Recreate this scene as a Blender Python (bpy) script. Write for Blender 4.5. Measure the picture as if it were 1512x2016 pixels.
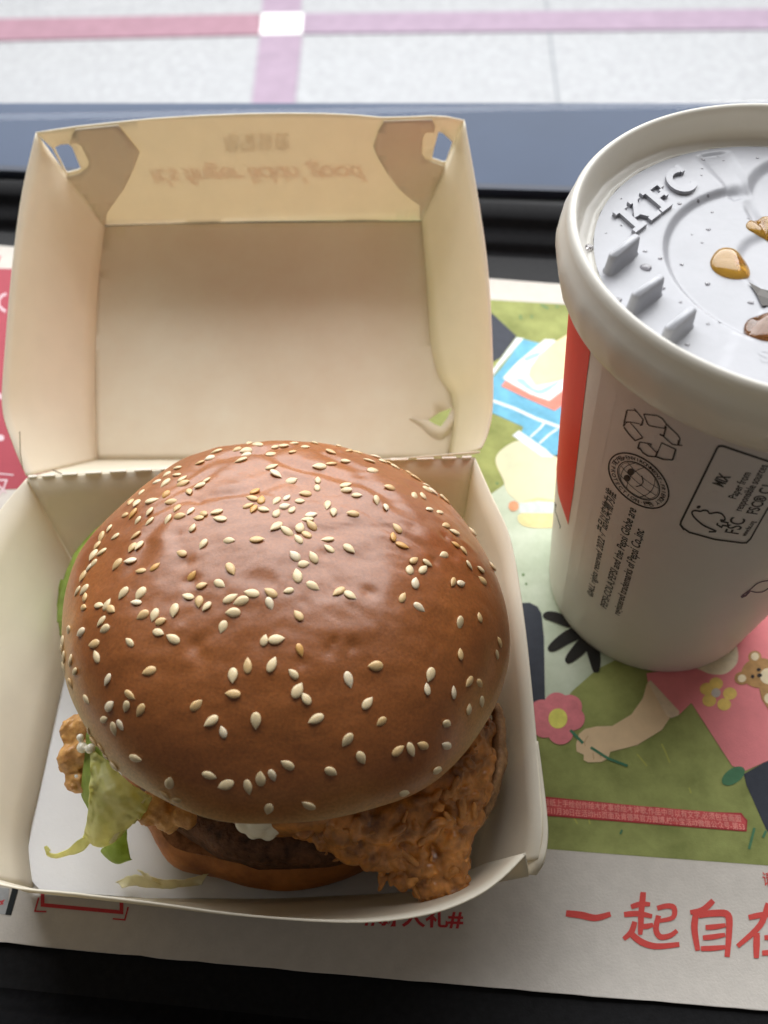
import bpy, bmesh, math, random
from mathutils import Vector, Matrix, noise
from mathutils.bvhtree import BVHTree
from mathutils.geometry import delaunay_2d_cdt
S = 0.001                      # everything below is measured in millimetres
random.seed(7)
for o in list(bpy.data.objects): bpy.data.objects.remove(o)
scene = bpy.context.scene
COL = scene.collection

# ------------------------------------------------------------------ camera
PITCH, ROLL, CAMH, FPX = math.radians(54.26), math.radians(-1.02), 233.5, 1717.0
fw = Vector((0, math.cos(PITCH), -math.sin(PITCH)))
up0 = Vector((0, math.sin(PITCH), math.cos(PITCH))); rt0 = Vector((1, 0, 0))
rt = rt0*math.cos(ROLL) + up0*math.sin(ROLL); up = up0*math.cos(ROLL) - rt0*math.sin(ROLL)
CAM = Vector((0, 0, CAMH))
cam = bpy.data.cameras.new('camera'); co = bpy.data.objects.new('camera', cam); COL.objects.link(co)
co.matrix_world = Matrix.Translation(CAM*S) @ Matrix((rt, up, -fw)).transposed().to_4x4()
cam.sensor_fit = 'VERTICAL'; cam.sensor_height = 4.8; cam.lens = FPX/2016*4.8
cam.clip_start = 0.005; cam.clip_end = 50
cam.dof.use_dof = True; cam.dof.focus_distance = 0.196; cam.dof.aperture_fstop = 2.0
scene.camera = co

# ------------------------------------------------------------------ light
world = bpy.data.worlds.new('World'); scene.world = world; world.use_nodes = True
bg = world.node_tree.nodes['Background']; bg.inputs[0].default_value = (1.0, 0.92, 0.83, 1); bg.inputs[1].default_value = 0.105
def area(name, loc, target, sx, sy, power, color):
    l = bpy.data.lights.new(name, 'AREA'); l.shape = 'RECTANGLE'; l.size = sx; l.size_y = sy
    l.energy = power; l.color = color
    o = bpy.data.objects.new(name, l); COL.objects.link(o); o.location = loc
    o.rotation_euler = (Vector(target)-Vector(loc)).to_track_quat('-Z', 'Y').to_euler()
    return o
area('daylight_through_window', (0.1, 2.1, 1.5), (0, 0.1, 0.0), 4.0, 2.9, 172, (1.0, 0.985, 0.965))
area('open_sky_over_pavement', (0.3, 3.0, 3.6), (0.1, 2.2, -0.8), 4.0, 3.0, 52, (0.93, 0.95, 1.0))
vs = scene.view_settings; vs.view_transform = 'Standard'; vs.look = 'None'; vs.exposure = 0.30; vs.gamma = 1.0
scene.cycles.max_bounces = 10; scene.cycles.transparent_max_bounces = 12

# ------------------------------------------------------------------ helpers
def ray(px, py): return fw + rt*((px-756)/FPX) + up*((1008-py)/FPX)
def at(px, py, z):
    d = ray(px, py); return CAM + d*((z-CAMH)/d.z)
def onplane(px, py, p0, n):
    d = ray(px, py); return CAM + d*((p0-CAM).dot(n)/d.dot(n))
def fbm(v, s, o=4): return noise.fractal(Vector(v)*s, 1.0, 2.0, o)

MATS = {}
def mat(name, color, rough=0.5, spec=0.5, noise_amt=0.0, nscale=400, bump=0.0, bscale=800, trans=0.0, coat=0.0, sss=0.0,
        sssc=(1, .5, .3), metal=0.0, dark=None, bdist=0.0002, coatr=0.15):
    """principled surface, colour broken up by object-space noise, fine relief; trans = share of light let through thin sheet"""
    if name in MATS: return MATS[name]
    m = bpy.data.materials.new(name); m.use_nodes = True; nt = m.node_tree; N = nt.nodes; L = nt.links
    p = N['Principled BSDF']; c = tuple(color)+(1,)
    p.inputs['Base Color'].default_value = c; p.inputs['Roughness'].default_value = rough
    p.inputs['Specular IOR Level'].default_value = spec; p.inputs['Metallic'].default_value = metal
    p.inputs['Coat Weight'].default_value = coat; p.inputs['Coat Roughness'].default_value = coatr
    if sss: p.inputs['Subsurface Weight'].default_value = sss; p.inputs['Subsurface Radius'].default_value = sssc; p.inputs['Subsurface Scale'].default_value = 0.002
    tc = N.new('ShaderNodeTexCoord')
    if noise_amt:
        nz = N.new('ShaderNodeTexNoise'); nz.inputs['Scale'].default_value = nscale; nz.inputs['Detail'].default_value = 5
        nz.inputs['Roughness'].default_value = 0.65
        L.new(tc.outputs['Object'], nz.inputs['Vector'])
        mr = N.new('ShaderNodeMapRange'); mr.inputs[1].default_value = 0.3; mr.inputs[2].default_value = 0.7
        L.new(nz.outputs['Fac'], mr.inputs[0])
        mx = N.new('ShaderNodeMix'); mx.data_type = 'RGBA'
        a = tuple(max(0, x*(1-noise_amt)) for x in (dark or color))+(1,); b = tuple(min(1, x*(1+noise_amt)) for x in color)+(1,)
        mx.inputs[6].default_value = a; mx.inputs[7].default_value = b
        L.new(mr.outputs[0], mx.inputs[0]); L.new(mx.outputs[2], p.inputs['Base Color'])
    if bump:
        bn = N.new('ShaderNodeTexNoise'); bn.inputs['Scale'].default_value = bscale; bn.inputs['Detail'].default_value = 4
        L.new(tc.outputs['Object'], bn.inputs['Vector'])
        bm_ = N.new('ShaderNodeBump'); bm_.inputs['Strength'].default_value = bump; bm_.inputs['Distance'].default_value = bdist
        L.new(bn.outputs['Fac'], bm_.inputs['Height']); L.new(bm_.outputs[0], p.inputs['Normal'])
    if trans:
        t = N.new('ShaderNodeBsdfTranslucent'); t.inputs[0].default_value = (min(1, color[0]*1.03), color[1]*0.97, color[2]*0.84, 1)
        ms = N.new('ShaderNodeMixShader'); ms.inputs[0].default_value = trans
        out = N['Material Output']; L.new(p.outputs[0], ms.inputs[1]); L.new(t.outputs[0], ms.inputs[2]); L.new(ms.outputs[0], out.inputs[0])
    MATS[name] = m; return m

def srgb(r, g, b):
    f = lambda v: (v/255/12.92) if v/255 <= .04045 else ((v/255+.055)/1.055)**2.4
    return (f(r), f(g), f(b))

ROOT = {}
def origin(o):
    v = Vector((0, 0, 0))
    while o is not None: v = v + o.location; o = o.parent
    return v/S
def tag(o, label=None, cat=None, group=None, kind=None):
    if label: o['label'] = label
    if cat: o['category'] = cat
    if group: o['group'] = group
    if kind: o['kind'] = kind
    return o
def thing(name, label, cat, loc, group=None):
    o = bpy.data.objects.new(name, None); COL.objects.link(o); o.location = Vector(loc)*S; o.empty_display_size = 0.01
    return tag(o, label, cat, group)
def mesh_obj(name, verts, faces, m, parent=None, smooth=False, base=None, solid=0, bevel=0, offset=1.0, kind=None):
    """verts in world millimetres; the object sits on its parent's origin (or on base)"""
    og = origin(parent) if parent else Vector(base or (0, 0, 0))
    me = bpy.data.meshes.new(name); me.from_pydata([tuple((Vector(v)-og)*S) for v in verts], [], faces); me.update()
    me.materials.append(m)
    if smooth: me.polygons.foreach_set('use_smooth', [True]*len(me.polygons))
    o = bpy.data.objects.new(name, me); COL.objects.link(o)
    if parent: o.parent = parent
    else: o.location = og*S
    if solid:
        md = o.modifiers.new('thickness', 'SOLIDIFY'); md.thickness = solid*S; md.offset = offset
    if bevel:
        md = o.modifiers.new('soft_edge', 'BEVEL'); md.width = bevel*S; md.segments = 2; md.limit_method = 'ANGLE'
    if kind: o['kind'] = kind
    return o

def cdt(outline, holes=(), step=0):
    """triangulate a 2D outline with holes, optionally with inner grid points so that it can bend"""
    pts = []; edges = []
    def loop(l):
        b = len(pts)
        if step:
            l2 = []
            for i, a in enumerate(l):
                c = l[(i+1) % len(l)]; n = max(1, int(math.dist(a, c)/step))
                l2 += [(a[0]+(c[0]-a[0])*k/n, a[1]+(c[1]-a[1])*k/n) for k in range(n)]
            l = l2
        pts.extend(l); edges.extend((b+i, b+(i+1) % len(l)) for i in range(len(l)))
        return l
    def inside(q, l):
        c = False
        for i in range(len(l)):
            (x1, y1), (x2, y2) = l[i], l[i-1]
            if (y1 > q[1]) != (y2 > q[1]) and q[0] < (x2-x1)*(q[1]-y1)/(y2-y1)+x1: c = not c
        return c
    loop(outline)
    for h in holes: loop(h)
    if step:
        x0 = min(p[0] for p in outline); x1 = max(p[0] for p in outline); y0 = min(p[1] for p in outline); y1 = max(p[1] for p in outline)
        for i in range(int((x1-x0)/step)):
            for j in range(int((y1-y0)/step)):
                q = (x0+(i+.5)*step, y0+(j+.5)*step)
                if inside(q, outline) and not any(inside(q, h) for h in holes): pts.append(q)
    v, e, f, *_ = delaunay_2d_cdt([Vector(p) for p in pts], edges, [], 0, 1e-4)
    fs = []
    for t in f:
        c = (sum(v[i].x for i in t)/3, sum(v[i].y for i in t)/3)
        if inside(c, outline) and not any(inside(c, h) for h in holes): fs.append(tuple(t))
    return [tuple(x) for x in v], fs

def catmull(pts, n):
    out = []
    P_ = [Vector(p) for p in pts]
    for i in range(len(P_)-1):
        a = P_[max(i-1, 0)]; b = P_[i]; c = P_[i+1]; d = P_[min(i+2, len(P_)-1)]
        for k in range(n):
            t = k/n
            out.append(0.5*((2*b)+(c-a)*t+(2*a-5*b+4*c-d)*t*t+(3*b-a-3*c+d)*t**3))
    out.append(P_[-1]); return out
def grid_faces(nu, nv, closed=False):
    return [(j*nu+i, j*nu+(i+1) % nu, (j+1)*nu+(i+1) % nu, (j+1)*nu+i) for j in range(nv-1) for i in range(nu if closed else nu-1)]

LAY = [0]
def ribbon2d(pts, w, taper=None):
    """one mitred strip along a 2D polyline"""
    P2 = [Vector(p) for p in pts]; n = len(P2); L_, R_ = [], []
    for i in range(n):
        a = (P2[i]-P2[i-1]) if i else (P2[1]-P2[0]); b = (P2[i+1]-P2[i]) if i < n-1 else (P2[-1]-P2[-2])
        a = a.normalized() if a.length else b.normalized(); b = b.normalized() if b.length else a
        t = (a+b); t = t.normalized() if t.length > .2 else a
        nn = Vector((-t.y, t.x)); k = 1/max(.5, nn.dot(Vector((-a.y, a.x)))); ww = w/2*k*(taper(i/(n-1)) if taper else 1)
        L_.append(P2[i]+nn*ww); R_.append(P2[i]-nn*ww)
    return [tuple(v) for v in L_+R_], [(i, i+1, n+i+1, n+i) for i in range(n-1)]
def ell(cx, cy, rx, ry=None, rot=0, n=28):
    ry = ry or rx; c, s = math.cos(math.radians(rot)), math.sin(math.radians(rot))
    return [(cx+rx*math.cos(t)*c-ry*math.sin(t)*s, cy+rx*math.cos(t)*s+ry*math.sin(t)*c) for t in (i*2*math.pi/n for i in range(n))]
def blob(pts, n=5):
    """closed smooth outline through points"""
    k = len(pts); q = [pts[i % k] for i in range(-1, k+3)]
    o = []
    for i in range(k):
        a, b, c, d = (Vector(q[i+j]) for j in range(4))
        for t in (j/n for j in range(n)):
            o.append(tuple(0.5*((2*b)+(c-a)*t+(2*a-5*b+4*c-d)*t*t+(3*b-a-3*c+d)*t**3)))
    return o
_font_cache = {}
def text2d(s, bold=0.0, shear=0.0, spacing=1.0):
    """text as a flat 2D mesh, cap height about 0.7, starting at the origin"""
    cu = bpy.data.curves.new('lettering', 'FONT'); cu.body = s; cu.offset = bold; cu.shear = shear; cu.space_character = spacing; cu.resolution_u = 4
    ob = bpy.data.objects.new('lettering', cu); me = bpy.data.meshes.new_from_object(ob)
    v = [(a.co.x, a.co.y) for a in me.vertices]; f = [tuple(p.vertices) for p in me.polygons]
    bpy.data.objects.remove(ob); bpy.data.curves.remove(cu); bpy.data.meshes.remove(me)
    return v, f
def paper_mat(name, col, amt=.12, sc=350, rough=.75): return mat(name, col, rough, .25, amt, sc, .25, 3000)

# ================================================================== setting
# pavement about 0.78 m below the counter, out past the window
PZ = -780
def slab(name, pxs, z, m, parent=None, kind=None, th=4):
    b = [at(x, y, z) for x, y in pxs]; vs_ = [tuple(p) for p in b]+[(p.x, p.y, z-th) for p in b]; n = len(b)
    return mesh_obj(name, vs_, [tuple(range(n)), tuple(range(2*n-1, n-1, -1))]+[(i, i+n, (i+1) % n+n, (i+1) % n) for i in range(n)], m, parent, kind=kind)
m_pav = mat('pavement_granite', srgb(166, 167, 169), .8, .3, .15, 60, .5, 60, bdist=.004)
pav = mesh_obj('pavement', [(-6000, 430, PZ), (6000, 430, PZ), (6000, 14000, PZ), (-6000, 14000, PZ)], [(0, 1, 2, 3)], m_pav, kind='structure')
m_pink = mat('pink_paving', srgb(156, 122, 134), .8, .3, .1, 30, .3, 60, bdist=.004)
m_pink2 = mat('lilac_paving', srgb(156, 138, 154), .8, .3, .1, 30, .3, 60, bdist=.004)
slab('paving_stripe', [(-300, 42), (513, 27), (513, 67), (-300, 86)], PZ+4, m_pink, pav)
slab('paving_stripe', [(595, 26), (2200, 10), (2200, 50), (595, 65)], PZ+4, m_pink2, pav)
slab('paving_stripe', [(480, 330), (566, 330), (595, 68), (512, 68)], PZ+4, m_pink2, pav)
slab('paving_stripe', [(515, 26), (592, 26), (600, -120), (528, -120)], PZ+4, m_pink2, pav)
slab('white_paving_tile', [(512, 67.5), (594, 66), (597, 25.5), (516, 26.5)], PZ+5, mat('white_tile', (.95, .95, .93), .5), pav)
m_joint = mat('paving_joint', srgb(140, 144, 148), .9)
slab('paving_joint', [(1098, 205), (1101, 205), (1072, -40), (1069, -40)], PZ+3, m_joint, pav)

# sill of the window, wall below it
m_sill = mat('sill_metal', srgb(55, 71, 97), .6, .25, .10, 9, .15, 900)
sl = [at(-500, 312, -6), at(0, 335, -6), at(950, 371, -6), at(2100, 405, -6)]; sf = [at(-500, 203, -6), at(0, 203, -6), at(950, 203, -6), at(2100, 203, -6)]
for l_ in (sl, sf): l_[0] = l_[0]+(l_[0]-l_[1])*4; l_[3] = l_[3]+(l_[3]-l_[2])*3
n = 4; vv = [tuple(p) for p in sl]+[tuple(p) for p in sf]; vv += [(x, y, -60) for x, y, z in vv]
ff = [(i, i+1, i+5, i+4) for i in range(3)]+[(i+8, i, i+1, i+9) for i in range(3)]+[(i+4, i+12, i+13, i+5) for i in range(3)]+[(0, 8, 12, 4), (3, 7, 15, 11)]
sill = mesh_obj('window_sill', vv, ff, m_sill, kind='structure')
m_lip = mat('sill_edge', srgb(66, 74, 92), .5)
lipv = []
for p, q in zip(sl[:-1], sl[1:]): pass
a, b = sl[0], sl[-1]
d = (b-a).normalized(); nrm = Vector((-d.y, d.x, 0))
lv = []
for i, p in enumerate(sl):
    for (du, dz) in ((-1.2, 0.8), (1.6, 1.6), (1.6, -3), (-1.2, -8)): lv.append(tuple(p+nrm*du+Vector((0, 0, dz))))
mesh_obj('sill_edge', lv, [(i*4+k, i*4+(k+1) % 4, (i+1)*4+(k+1) % 4, (i+1)*4+k) for i in range(3) for k in range(4)], m_lip, sill)
yw = max(p.y for p in sf)
mesh_obj('outside_wall', [(-2500, 360, -61), (2500, 360, -61), (2500, yw-6, -61), (-2500, yw-6, -61), (-2500, 360, PZ), (2500, 360, PZ), (2500, yw-6, PZ), (-2500, yw-6, PZ)],
         [(0, 1, 2, 3), (0, 4, 5, 1), (2, 1, 5, 6), (3, 2, 6, 7), (0, 3, 7, 4)], mat('wall_paint', (.4, .4, .4), .8), kind='structure')
# window pane standing on the sill
gm = bpy.data.materials.new('window_glass'); gm.use_nodes = True; nt = gm.node_tree; N = nt.nodes; L = nt.links
N.remove(N['Principled BSDF']); tr = N.new('ShaderNodeBsdfTransparent'); tr.inputs[0].default_value = (.98, .99, 1, 1); gl = N.new('ShaderNodeBsdfGlossy'); gl.inputs['Roughness'].default_value = .02
ms = N.new('ShaderNodeMixShader'); ms.inputs[0].default_value = .03
L.new(tr.outputs[0], ms.inputs[1]); L.new(gl.outputs[0], ms.inputs[2]); L.new(ms.outputs[0], N['Material Output'].inputs[0])
gy = 418
mesh_obj('window_pane', [(x, y, z) for z in (-5, 1500) for x, y in ((-1600, gy), (1600, gy), (1600, gy+6), (-1600, gy+6))],
         [(0, 1, 5, 4), (1, 2, 6, 5), (2, 3, 7, 6), (3, 0, 4, 7), (4, 5, 6, 7), (3, 2, 1, 0)], gm, kind='structure')
# counter
m_counter = mat('counter_black', (.012, .012, .013), .45, .4, .3, 300, .1, 900)
mesh_obj('counter_top', [(-900, -250, -9), (900, -250, -9), (900, 330, -9), (-900, 420, -9), (-900, -250, -35), (900, -250, -35), (900, 330, -35), (-900, 420, -35)],
         [(0, 1, 2, 3), (0, 4, 5, 1), (1, 5, 6, 2), (2, 6, 7, 3), (3, 7, 4, 0), (7, 6, 5, 4)], m_counter, kind='structure')

# ================================================================== tray
yaw = math.radians(-6.0); ex = Vector((math.cos(yaw), math.sin(yaw), 0)); ey = Vector((-math.sin(yaw), math.cos(yaw), 0))
TC = Vector((-2, 163, 0))
def tl(u, v, z): return TC+ex*u+ey*v+Vector((0, 0, z))
tray = thing('serving_tray', 'black plastic serving tray under the printed paper liner', 'tray', (TC.x, TC.y, -9))
m_tray = mat('tray_plastic', (.008, .008, .009), .6, .16, .35, 500, .5, 1400, bdist=.0001)
m_tray2 = mat('tray_plastic_fine', (.007, .007, .008), .7, .06, .3, 500, .6, 1800, bdist=.0001)
def rrect(hu, hv, r, n=6):
    o = []
    for cx, cy, a0 in ((hu-r, hv-r, 0), (-hu+r, hv-r, 90), (-hu+r, -hv+r, 180), (hu-r, -hv+r, 270)):
        o += [(cx+r*math.cos(math.radians(a0+90*k/n)), cy+r*math.sin(math.radians(a0+90*k/n))) for k in range(n+1)]
    return o
def loft(profile, hu, hv, r):
    V = []; n = 28
    for off, z in profile: V += [tl(u, v, z) for u, v in rrect(hu+off, hv+off, max(2, r+off))]
    return V, grid_faces(n, len(profile), True)
HU, HV = 206, 141
fv = [tl(u, v, -1) for u, v in rrect(HU, HV, 24)]; fv2 = [tl(u, v, -4) for u, v in rrect(HU, HV, 24)]
mesh_obj('tray_base', fv+fv2, [tuple(range(28)), tuple(range(55, 27, -1))], m_tray, tray)
V, F = loft([(0, -1), (2, -1.2), (3.5, -.2), (4.6, 1.4), (6, 2.2), (9, 2.6), (12.5, 3.2), (14, 4.2), (15.2, 6.2), (16.5, 7.2), (24, 7.4), (27, 6.6), (28.5, 4.8), (28.2, 3.4), (26, 4.6), (18, 5.4), (12, 1), (2, -4)], HU, HV, 24)
mesh_obj('tray_rim', V, F, m_tray2, tray, smooth=True)

# ------------------------------------------------------------------ tray liner with its print
lin = thing('tray_liner', 'white printed paper liner with a green cartoon picnic scene and red Chinese lettering', 'paper liner', (TC.x, TC.y, 0))
m_paper = mat('liner_paper', srgb(212, 206, 198), .8, .2, .05, 250, .5, 1500, bdist=.0002)
def farl(x): return 310.5+(x+159)*(-.1313)
def nearl(x): return 40.4+(x+95.7)*(-.104)+0.00010*(x+95.7)*(x+95.7)*.5
def pz(x, y):
    """the sheet lies flat, its near and far edges lift a little"""
    dn = y-nearl(x); df = farl(x)-y; z = 0.0
    if dn < 14: z += .9*((14-dn)/14)**2*(.6+.4*math.sin(x*.045+1))
    if df < 10: z += .6*((10-df)/10)**2*(.6+.4*math.sin(x*.06))
    return z
nx, ny = 80, 60; V = []
for j in range(ny+1):
    for i in range(nx+1):
        x = -188+i*376/nx; y0, y1 = nearl(x), farl(x); t = j/ny; t = t*t*(3-2*t); y = y0+(y1-y0)*t
        if j == 0: y += .35*noise.noise(Vector((x*.4, 0, 0)))
        V.append((x, y, pz(x, y)))
mesh_obj('paper_sheet', V, grid_faces(nx+1, ny+1), m_paper, lin, smooth=True, solid=.12, offset=-1)
def printed(name, polys, m, lay, kind=None, px=True, parent=lin):
    """flat print on the liner: list of (2D verts, faces) traced where it lies, each layer 0.03 mm above the last"""
    if 'lettering' not in name and len(polys) > 1:
        return [printed(name, [p], m, lay+.07*k, kind, px, parent) for k, p in enumerate(polys)]
    V, F = [], []
    for k, (v, f) in enumerate(polys):
        b = len(V)
        for q in v:
            p = at(q[0], q[1], 0) if px else Vector((q[0], q[1], 0))
            V.append((p.x, p.y, pz(p.x, p.y)+.05+.03*lay+.002*k))
        F += [tuple(b+i for i in t) for t in f]
    return mesh_obj(name, V, F, m, parent, kind=kind)
def PG(pts, smooth=False): return cdt(blob(pts) if smooth else pts)
def SC(l, s, ox, oy): return [(x/s+ox, y/s+oy) for x, y in l]
c5 = lambda l: SC(l, 2.643, 940, 1180)
c1 = lambda l: SC(l, 2.8, 940, 540)
G = lambda *c: paper_mat('print_%d_%d_%d' % c, srgb(*c))
m_green = mat('print_meadow', srgb(156, 162, 100), .8, .2, .22, 60, .3, 2500, dark=srgb(138, 147, 84))
printed('meadow_print', [PG([(700, 573), (962, 590), (1110, 599), (1900, 640), (2100, 1755), (1512, 1704), (1290, 1688), (1070, 1671), (500, 1630)])], m_green, 0)
printed('path_print', [PG([(950, 985), (992, 955), (1000, 905), (1060, 880), (1140, 900), (1150, 1100), (1230, 1290), (1175, 1318), (1125, 1362), (1100, 1400), (1000, 1420), (900, 1300)])],
        mat('print_pale', srgb(205, 214, 196), .8, .2, .10, 70, .3, 2500, dark=srgb(192, 205, 180)), 1)
printed('slate_print', [PG([(940, 605), (970, 618), (1017, 662), (985, 705), (940, 730)]), PG(c5([(200, 20), (270, 18), (312, 38), (333, 75), (346, 200), (352, 552), (300, 542), (200, 540)])),
        PG(c5([(1385, 910), (1512, 838), (1700, 760), (1800, 1150), (1540, 1250), (1500, 1195), (1400, 970)]))], G(62, 66, 76), 2)
printed('blue_shirt_print', [PG(c1([(60, 600), (130, 520), (250, 358), (335, 380), (520, 500), (520, 1050), (400, 990), (240, 880), (252, 842), (88, 768), (40, 750)]))],
        mat('print_blue', srgb(112, 178, 208), .8, .2, .22, 120, .3, 2500), 3)
printed('pale_stripe_print', [PG(c1([(60, 560), (215, 350), (255, 355), (130, 500), (85, 560)])), ribbon2d(c1([(60, 690), (200, 740), (330, 800), (500, 860)]), 6),
        ribbon2d(c1([(290, 900), (345, 850), (370, 820)]), 4), ribbon2d(c1([(340, 935), (400, 880), (440, 855)]), 4), PG(c1([(192, 890), (228, 862), (385, 972), (420, 1010), (355, 1008)]))], G(222, 232, 236), 4)
printed('book_print', [PG(c1([(138, 574), (215, 490), (370, 360), (418, 362), (520, 420), (500, 620), (395, 702), (290, 672)]))], G(232, 236, 236), 5)
printed('book_edge_print', [PG(c1([(130, 618), (155, 588), (290, 662), (395, 700), (460, 650), (520, 600), (520, 690), (425, 754), (280, 690)]))], G(228, 138, 122), 6)
printed('blue_shadow_print', [PG(c1([(250, 470), (300, 440), (365, 432), (330, 455), (270, 482)])), PG(c1([(215, 590), (250, 580), (330, 640), (450, 590), (380, 650), (320, 655)]), True)], G(165, 205, 222), 7)
printed('hand_print', [PG(c1([(283, 560), (290, 520), (340, 450), (420, 380), (520, 320), (540, 560), (400, 600), (320, 612)]))], mat('print_cream', srgb(238, 220, 176), .8, .2, .10, 90, .3, 2500), 8)
printed('knee_print', [PG(c1([(100, 1035), (125, 975), (220, 920), (300, 950), (360, 1004), (520, 1010), (520, 1240), (330, 1300), (180, 1220), (140, 1130)]), True)],
        mat('print_skin_pale', srgb(228, 220, 184), .8, .2, .10, 60, .3, 2500, dark=srgb(214, 218, 188)), 3)
printed('sandal_print', [PG(c1([(225, 1330), (300, 1310), (420, 1320), (500, 1350), (490, 1390), (320, 1400), (240, 1380)]), True), ribbon2d(c1([(250, 1262), (330, 1240), (440, 1255)]), 5)], G(228, 214, 158), 4)
printed('sandal_strap_print', [PG(c1([(230, 1262), (330, 1252), (500, 1262), (500, 1320), (230, 1318)]))], G(208, 218, 216), 5)
printed('orange_dot_print', [PG(ell(1011, 997, 10, 10))], G(226, 160, 122), 6)
dk = G(44, 42, 40)
printed('dark_frond_print', [PG(blob(c5([(342, 78), (372, 64), (430, 75), (480, 110), (480, 150), (390, 118), (345, 100)]))), PG(blob(c5([(365, 262), (385, 225), (460, 165), (560, 130), (560, 190), (470, 235), (400, 272)]))),
        PG(blob(c5([(455, 318), (475, 275), (540, 200), (600, 190), (575, 260), (520, 310), (475, 336)]))), PG(blob(c5([(600, 375), (575, 300), (560, 230), (620, 230), (640, 300), (632, 372), (615, 382)])))], dk, 9)
m_dress = mat('print_pink', srgb(236, 142, 146), .8, .2, .08, 100, .3, 2500)
printed('pink_dress_print', [PG(c5([(885, 430), (878, 385), (1000, 370), (1150, 340), (1280, 200), (1512, 20), (1800, -100), (1900, 750), (1512, 840), (1392, 893), (1325, 868), (1112, 540), (1048, 602)]))], m_dress, 4)
printed('arm_print', [PG(c5([(880, 440), (900, 425), (1048, 600), (1000, 618), (960, 680), (830, 760), (690, 795), (680, 830), (640, 848), (575, 850), (552, 838), (552, 810), (515, 792), (512, 755), (528, 700), (560, 675), (620, 662), (700, 660), (800, 600), (860, 515)]))],
        mat('print_skin', srgb(226, 198, 160), .8, .2, .08, 90, .3, 2500), 5)
printed('cuff_print', [PG(c5([(885, 432), (900, 422), (1050, 585), (1045, 605), (1010, 618), (985, 608), (940, 530)]))], G(226, 204, 176), 6)
printed('finger_line_print', [ribbon2d(c5([(575, 712), (555, 745), (560, 765)]), 1.2), ribbon2d(c5([(600, 800), (605, 835)]), 1.2), ribbon2d(c5([(635, 800), (642, 830)]), 1.2)], G(186, 150, 112), 7)
pet = [(412, 548), (492, 622), (432, 695), (350, 660), (335, 585), (478, 560)]
printed('pink_flower_print', [PG(c5(ell(x, y, 66, 62))) for x, y in pet], G(222, 130, 138), 6)
printed('flower_centre_print', [PG(c5(ell(418, 622, 49, 52)))], G(226, 222, 112), 8)
printed('flower_stem_print', [ribbon2d(c5([(482, 682), (548, 750)]), 5.5), ribbon2d(c5([(588, 772), (680, 830), (780, 868)]), 5)], G(72, 124, 96), 8)
pet = [(1240, 440), (1312, 492), (1282, 548), (1205, 528), (1192, 468)]
printed('yellow_flower_print', [PG(c5(ell(x, y, 36, 32))) for x, y in pet], G(236, 204, 112), 6)
printed('flower_core_print', [PG(c5(ell(1240, 488, 24, 24)))], G(206, 196, 186), 8)
printed('collar_print', [PG(c5([(1130, 345), (1250, 290), (1335, 235), (1355, 285), (1345, 340), (1290, 388), (1220, 392), (1165, 372)]), True)], G(236, 222, 190), 7)
m_bear = mat('print_bear', srgb(186, 146, 96), .8, .2, .18, 500, .3, 2500)
printed('bear_print', [PG(c5(ell(1470, 385, 98, 78))), PG(c5(ell(1442, 302, 34, 32))), PG(c5(ell(1376, 412, 40, 34))), PG(c5(ell(1570, 400, 70, 70))), PG(c5([(1460, 440), (1600, 430), (1640, 620), (1512, 572), (1478, 520)]))], m_bear, 8)
printed('bear_cream_print', [PG(c5(ell(1442, 300, 21, 21))), PG(c5(ell(1374, 414, 22, 20))), PG(c5(ell(1512, 402, 44, 42))), PG(c5(ell(1512, 518, 22, 26)))], G(238, 222, 186), 10)
printed('bear_face_print', [PG(c5(ell(1462, 368, 11, 9))), PG(c5(ell(1430, 404, 9, 10))), PG(c5(ell(1466, 398, 13, 10)))], G(60, 52, 48), 11)
m_teal = G(82, 130, 96)
printed('leaf_print', [PG(c5(ell(1330, 920, 68, 38, -35))), ribbon2d(c5([(1440, 1190), (1425, 1250), (1412, 1300)]), 5), ribbon2d(c5([(1500, 1205), (1485, 1240)]), 5), ribbon2d(c5([(752, 1200), (742, 1222)]), 4)], m_teal, 5)
printed('grass_blade_print', [ribbon2d(c5([(830, 806), (855, 835), (882, 868)]), 3), ribbon2d(c5([(958, 752), (980, 800), (1000, 850)]), 3), ribbon2d(c5([(500, 1135), (520, 1168)]), 3), ribbon2d(c5([(578, 1140), (585, 1170)]), 3),
        ribbon2d(c5([(1100, 980), (1112, 1010)]), 2.5)], G(176, 176, 92), 1)
printed('grass_mark_print', [ribbon2d(c1([(235, 225), (242, 250)]), 5), ribbon2d(c1([(298, 225), (300, 245)]), 4), ribbon2d(c1([(350, 168), (390, 190)]), 5), ribbon2d(c1([(432, 175), (445, 185)]), 5), PG(ell(1030, 1132, 3)), PG(ell(1036, 1150, 2.5)), PG(ell(979, 952, 3))], G(112, 140, 92), 2)
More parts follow.
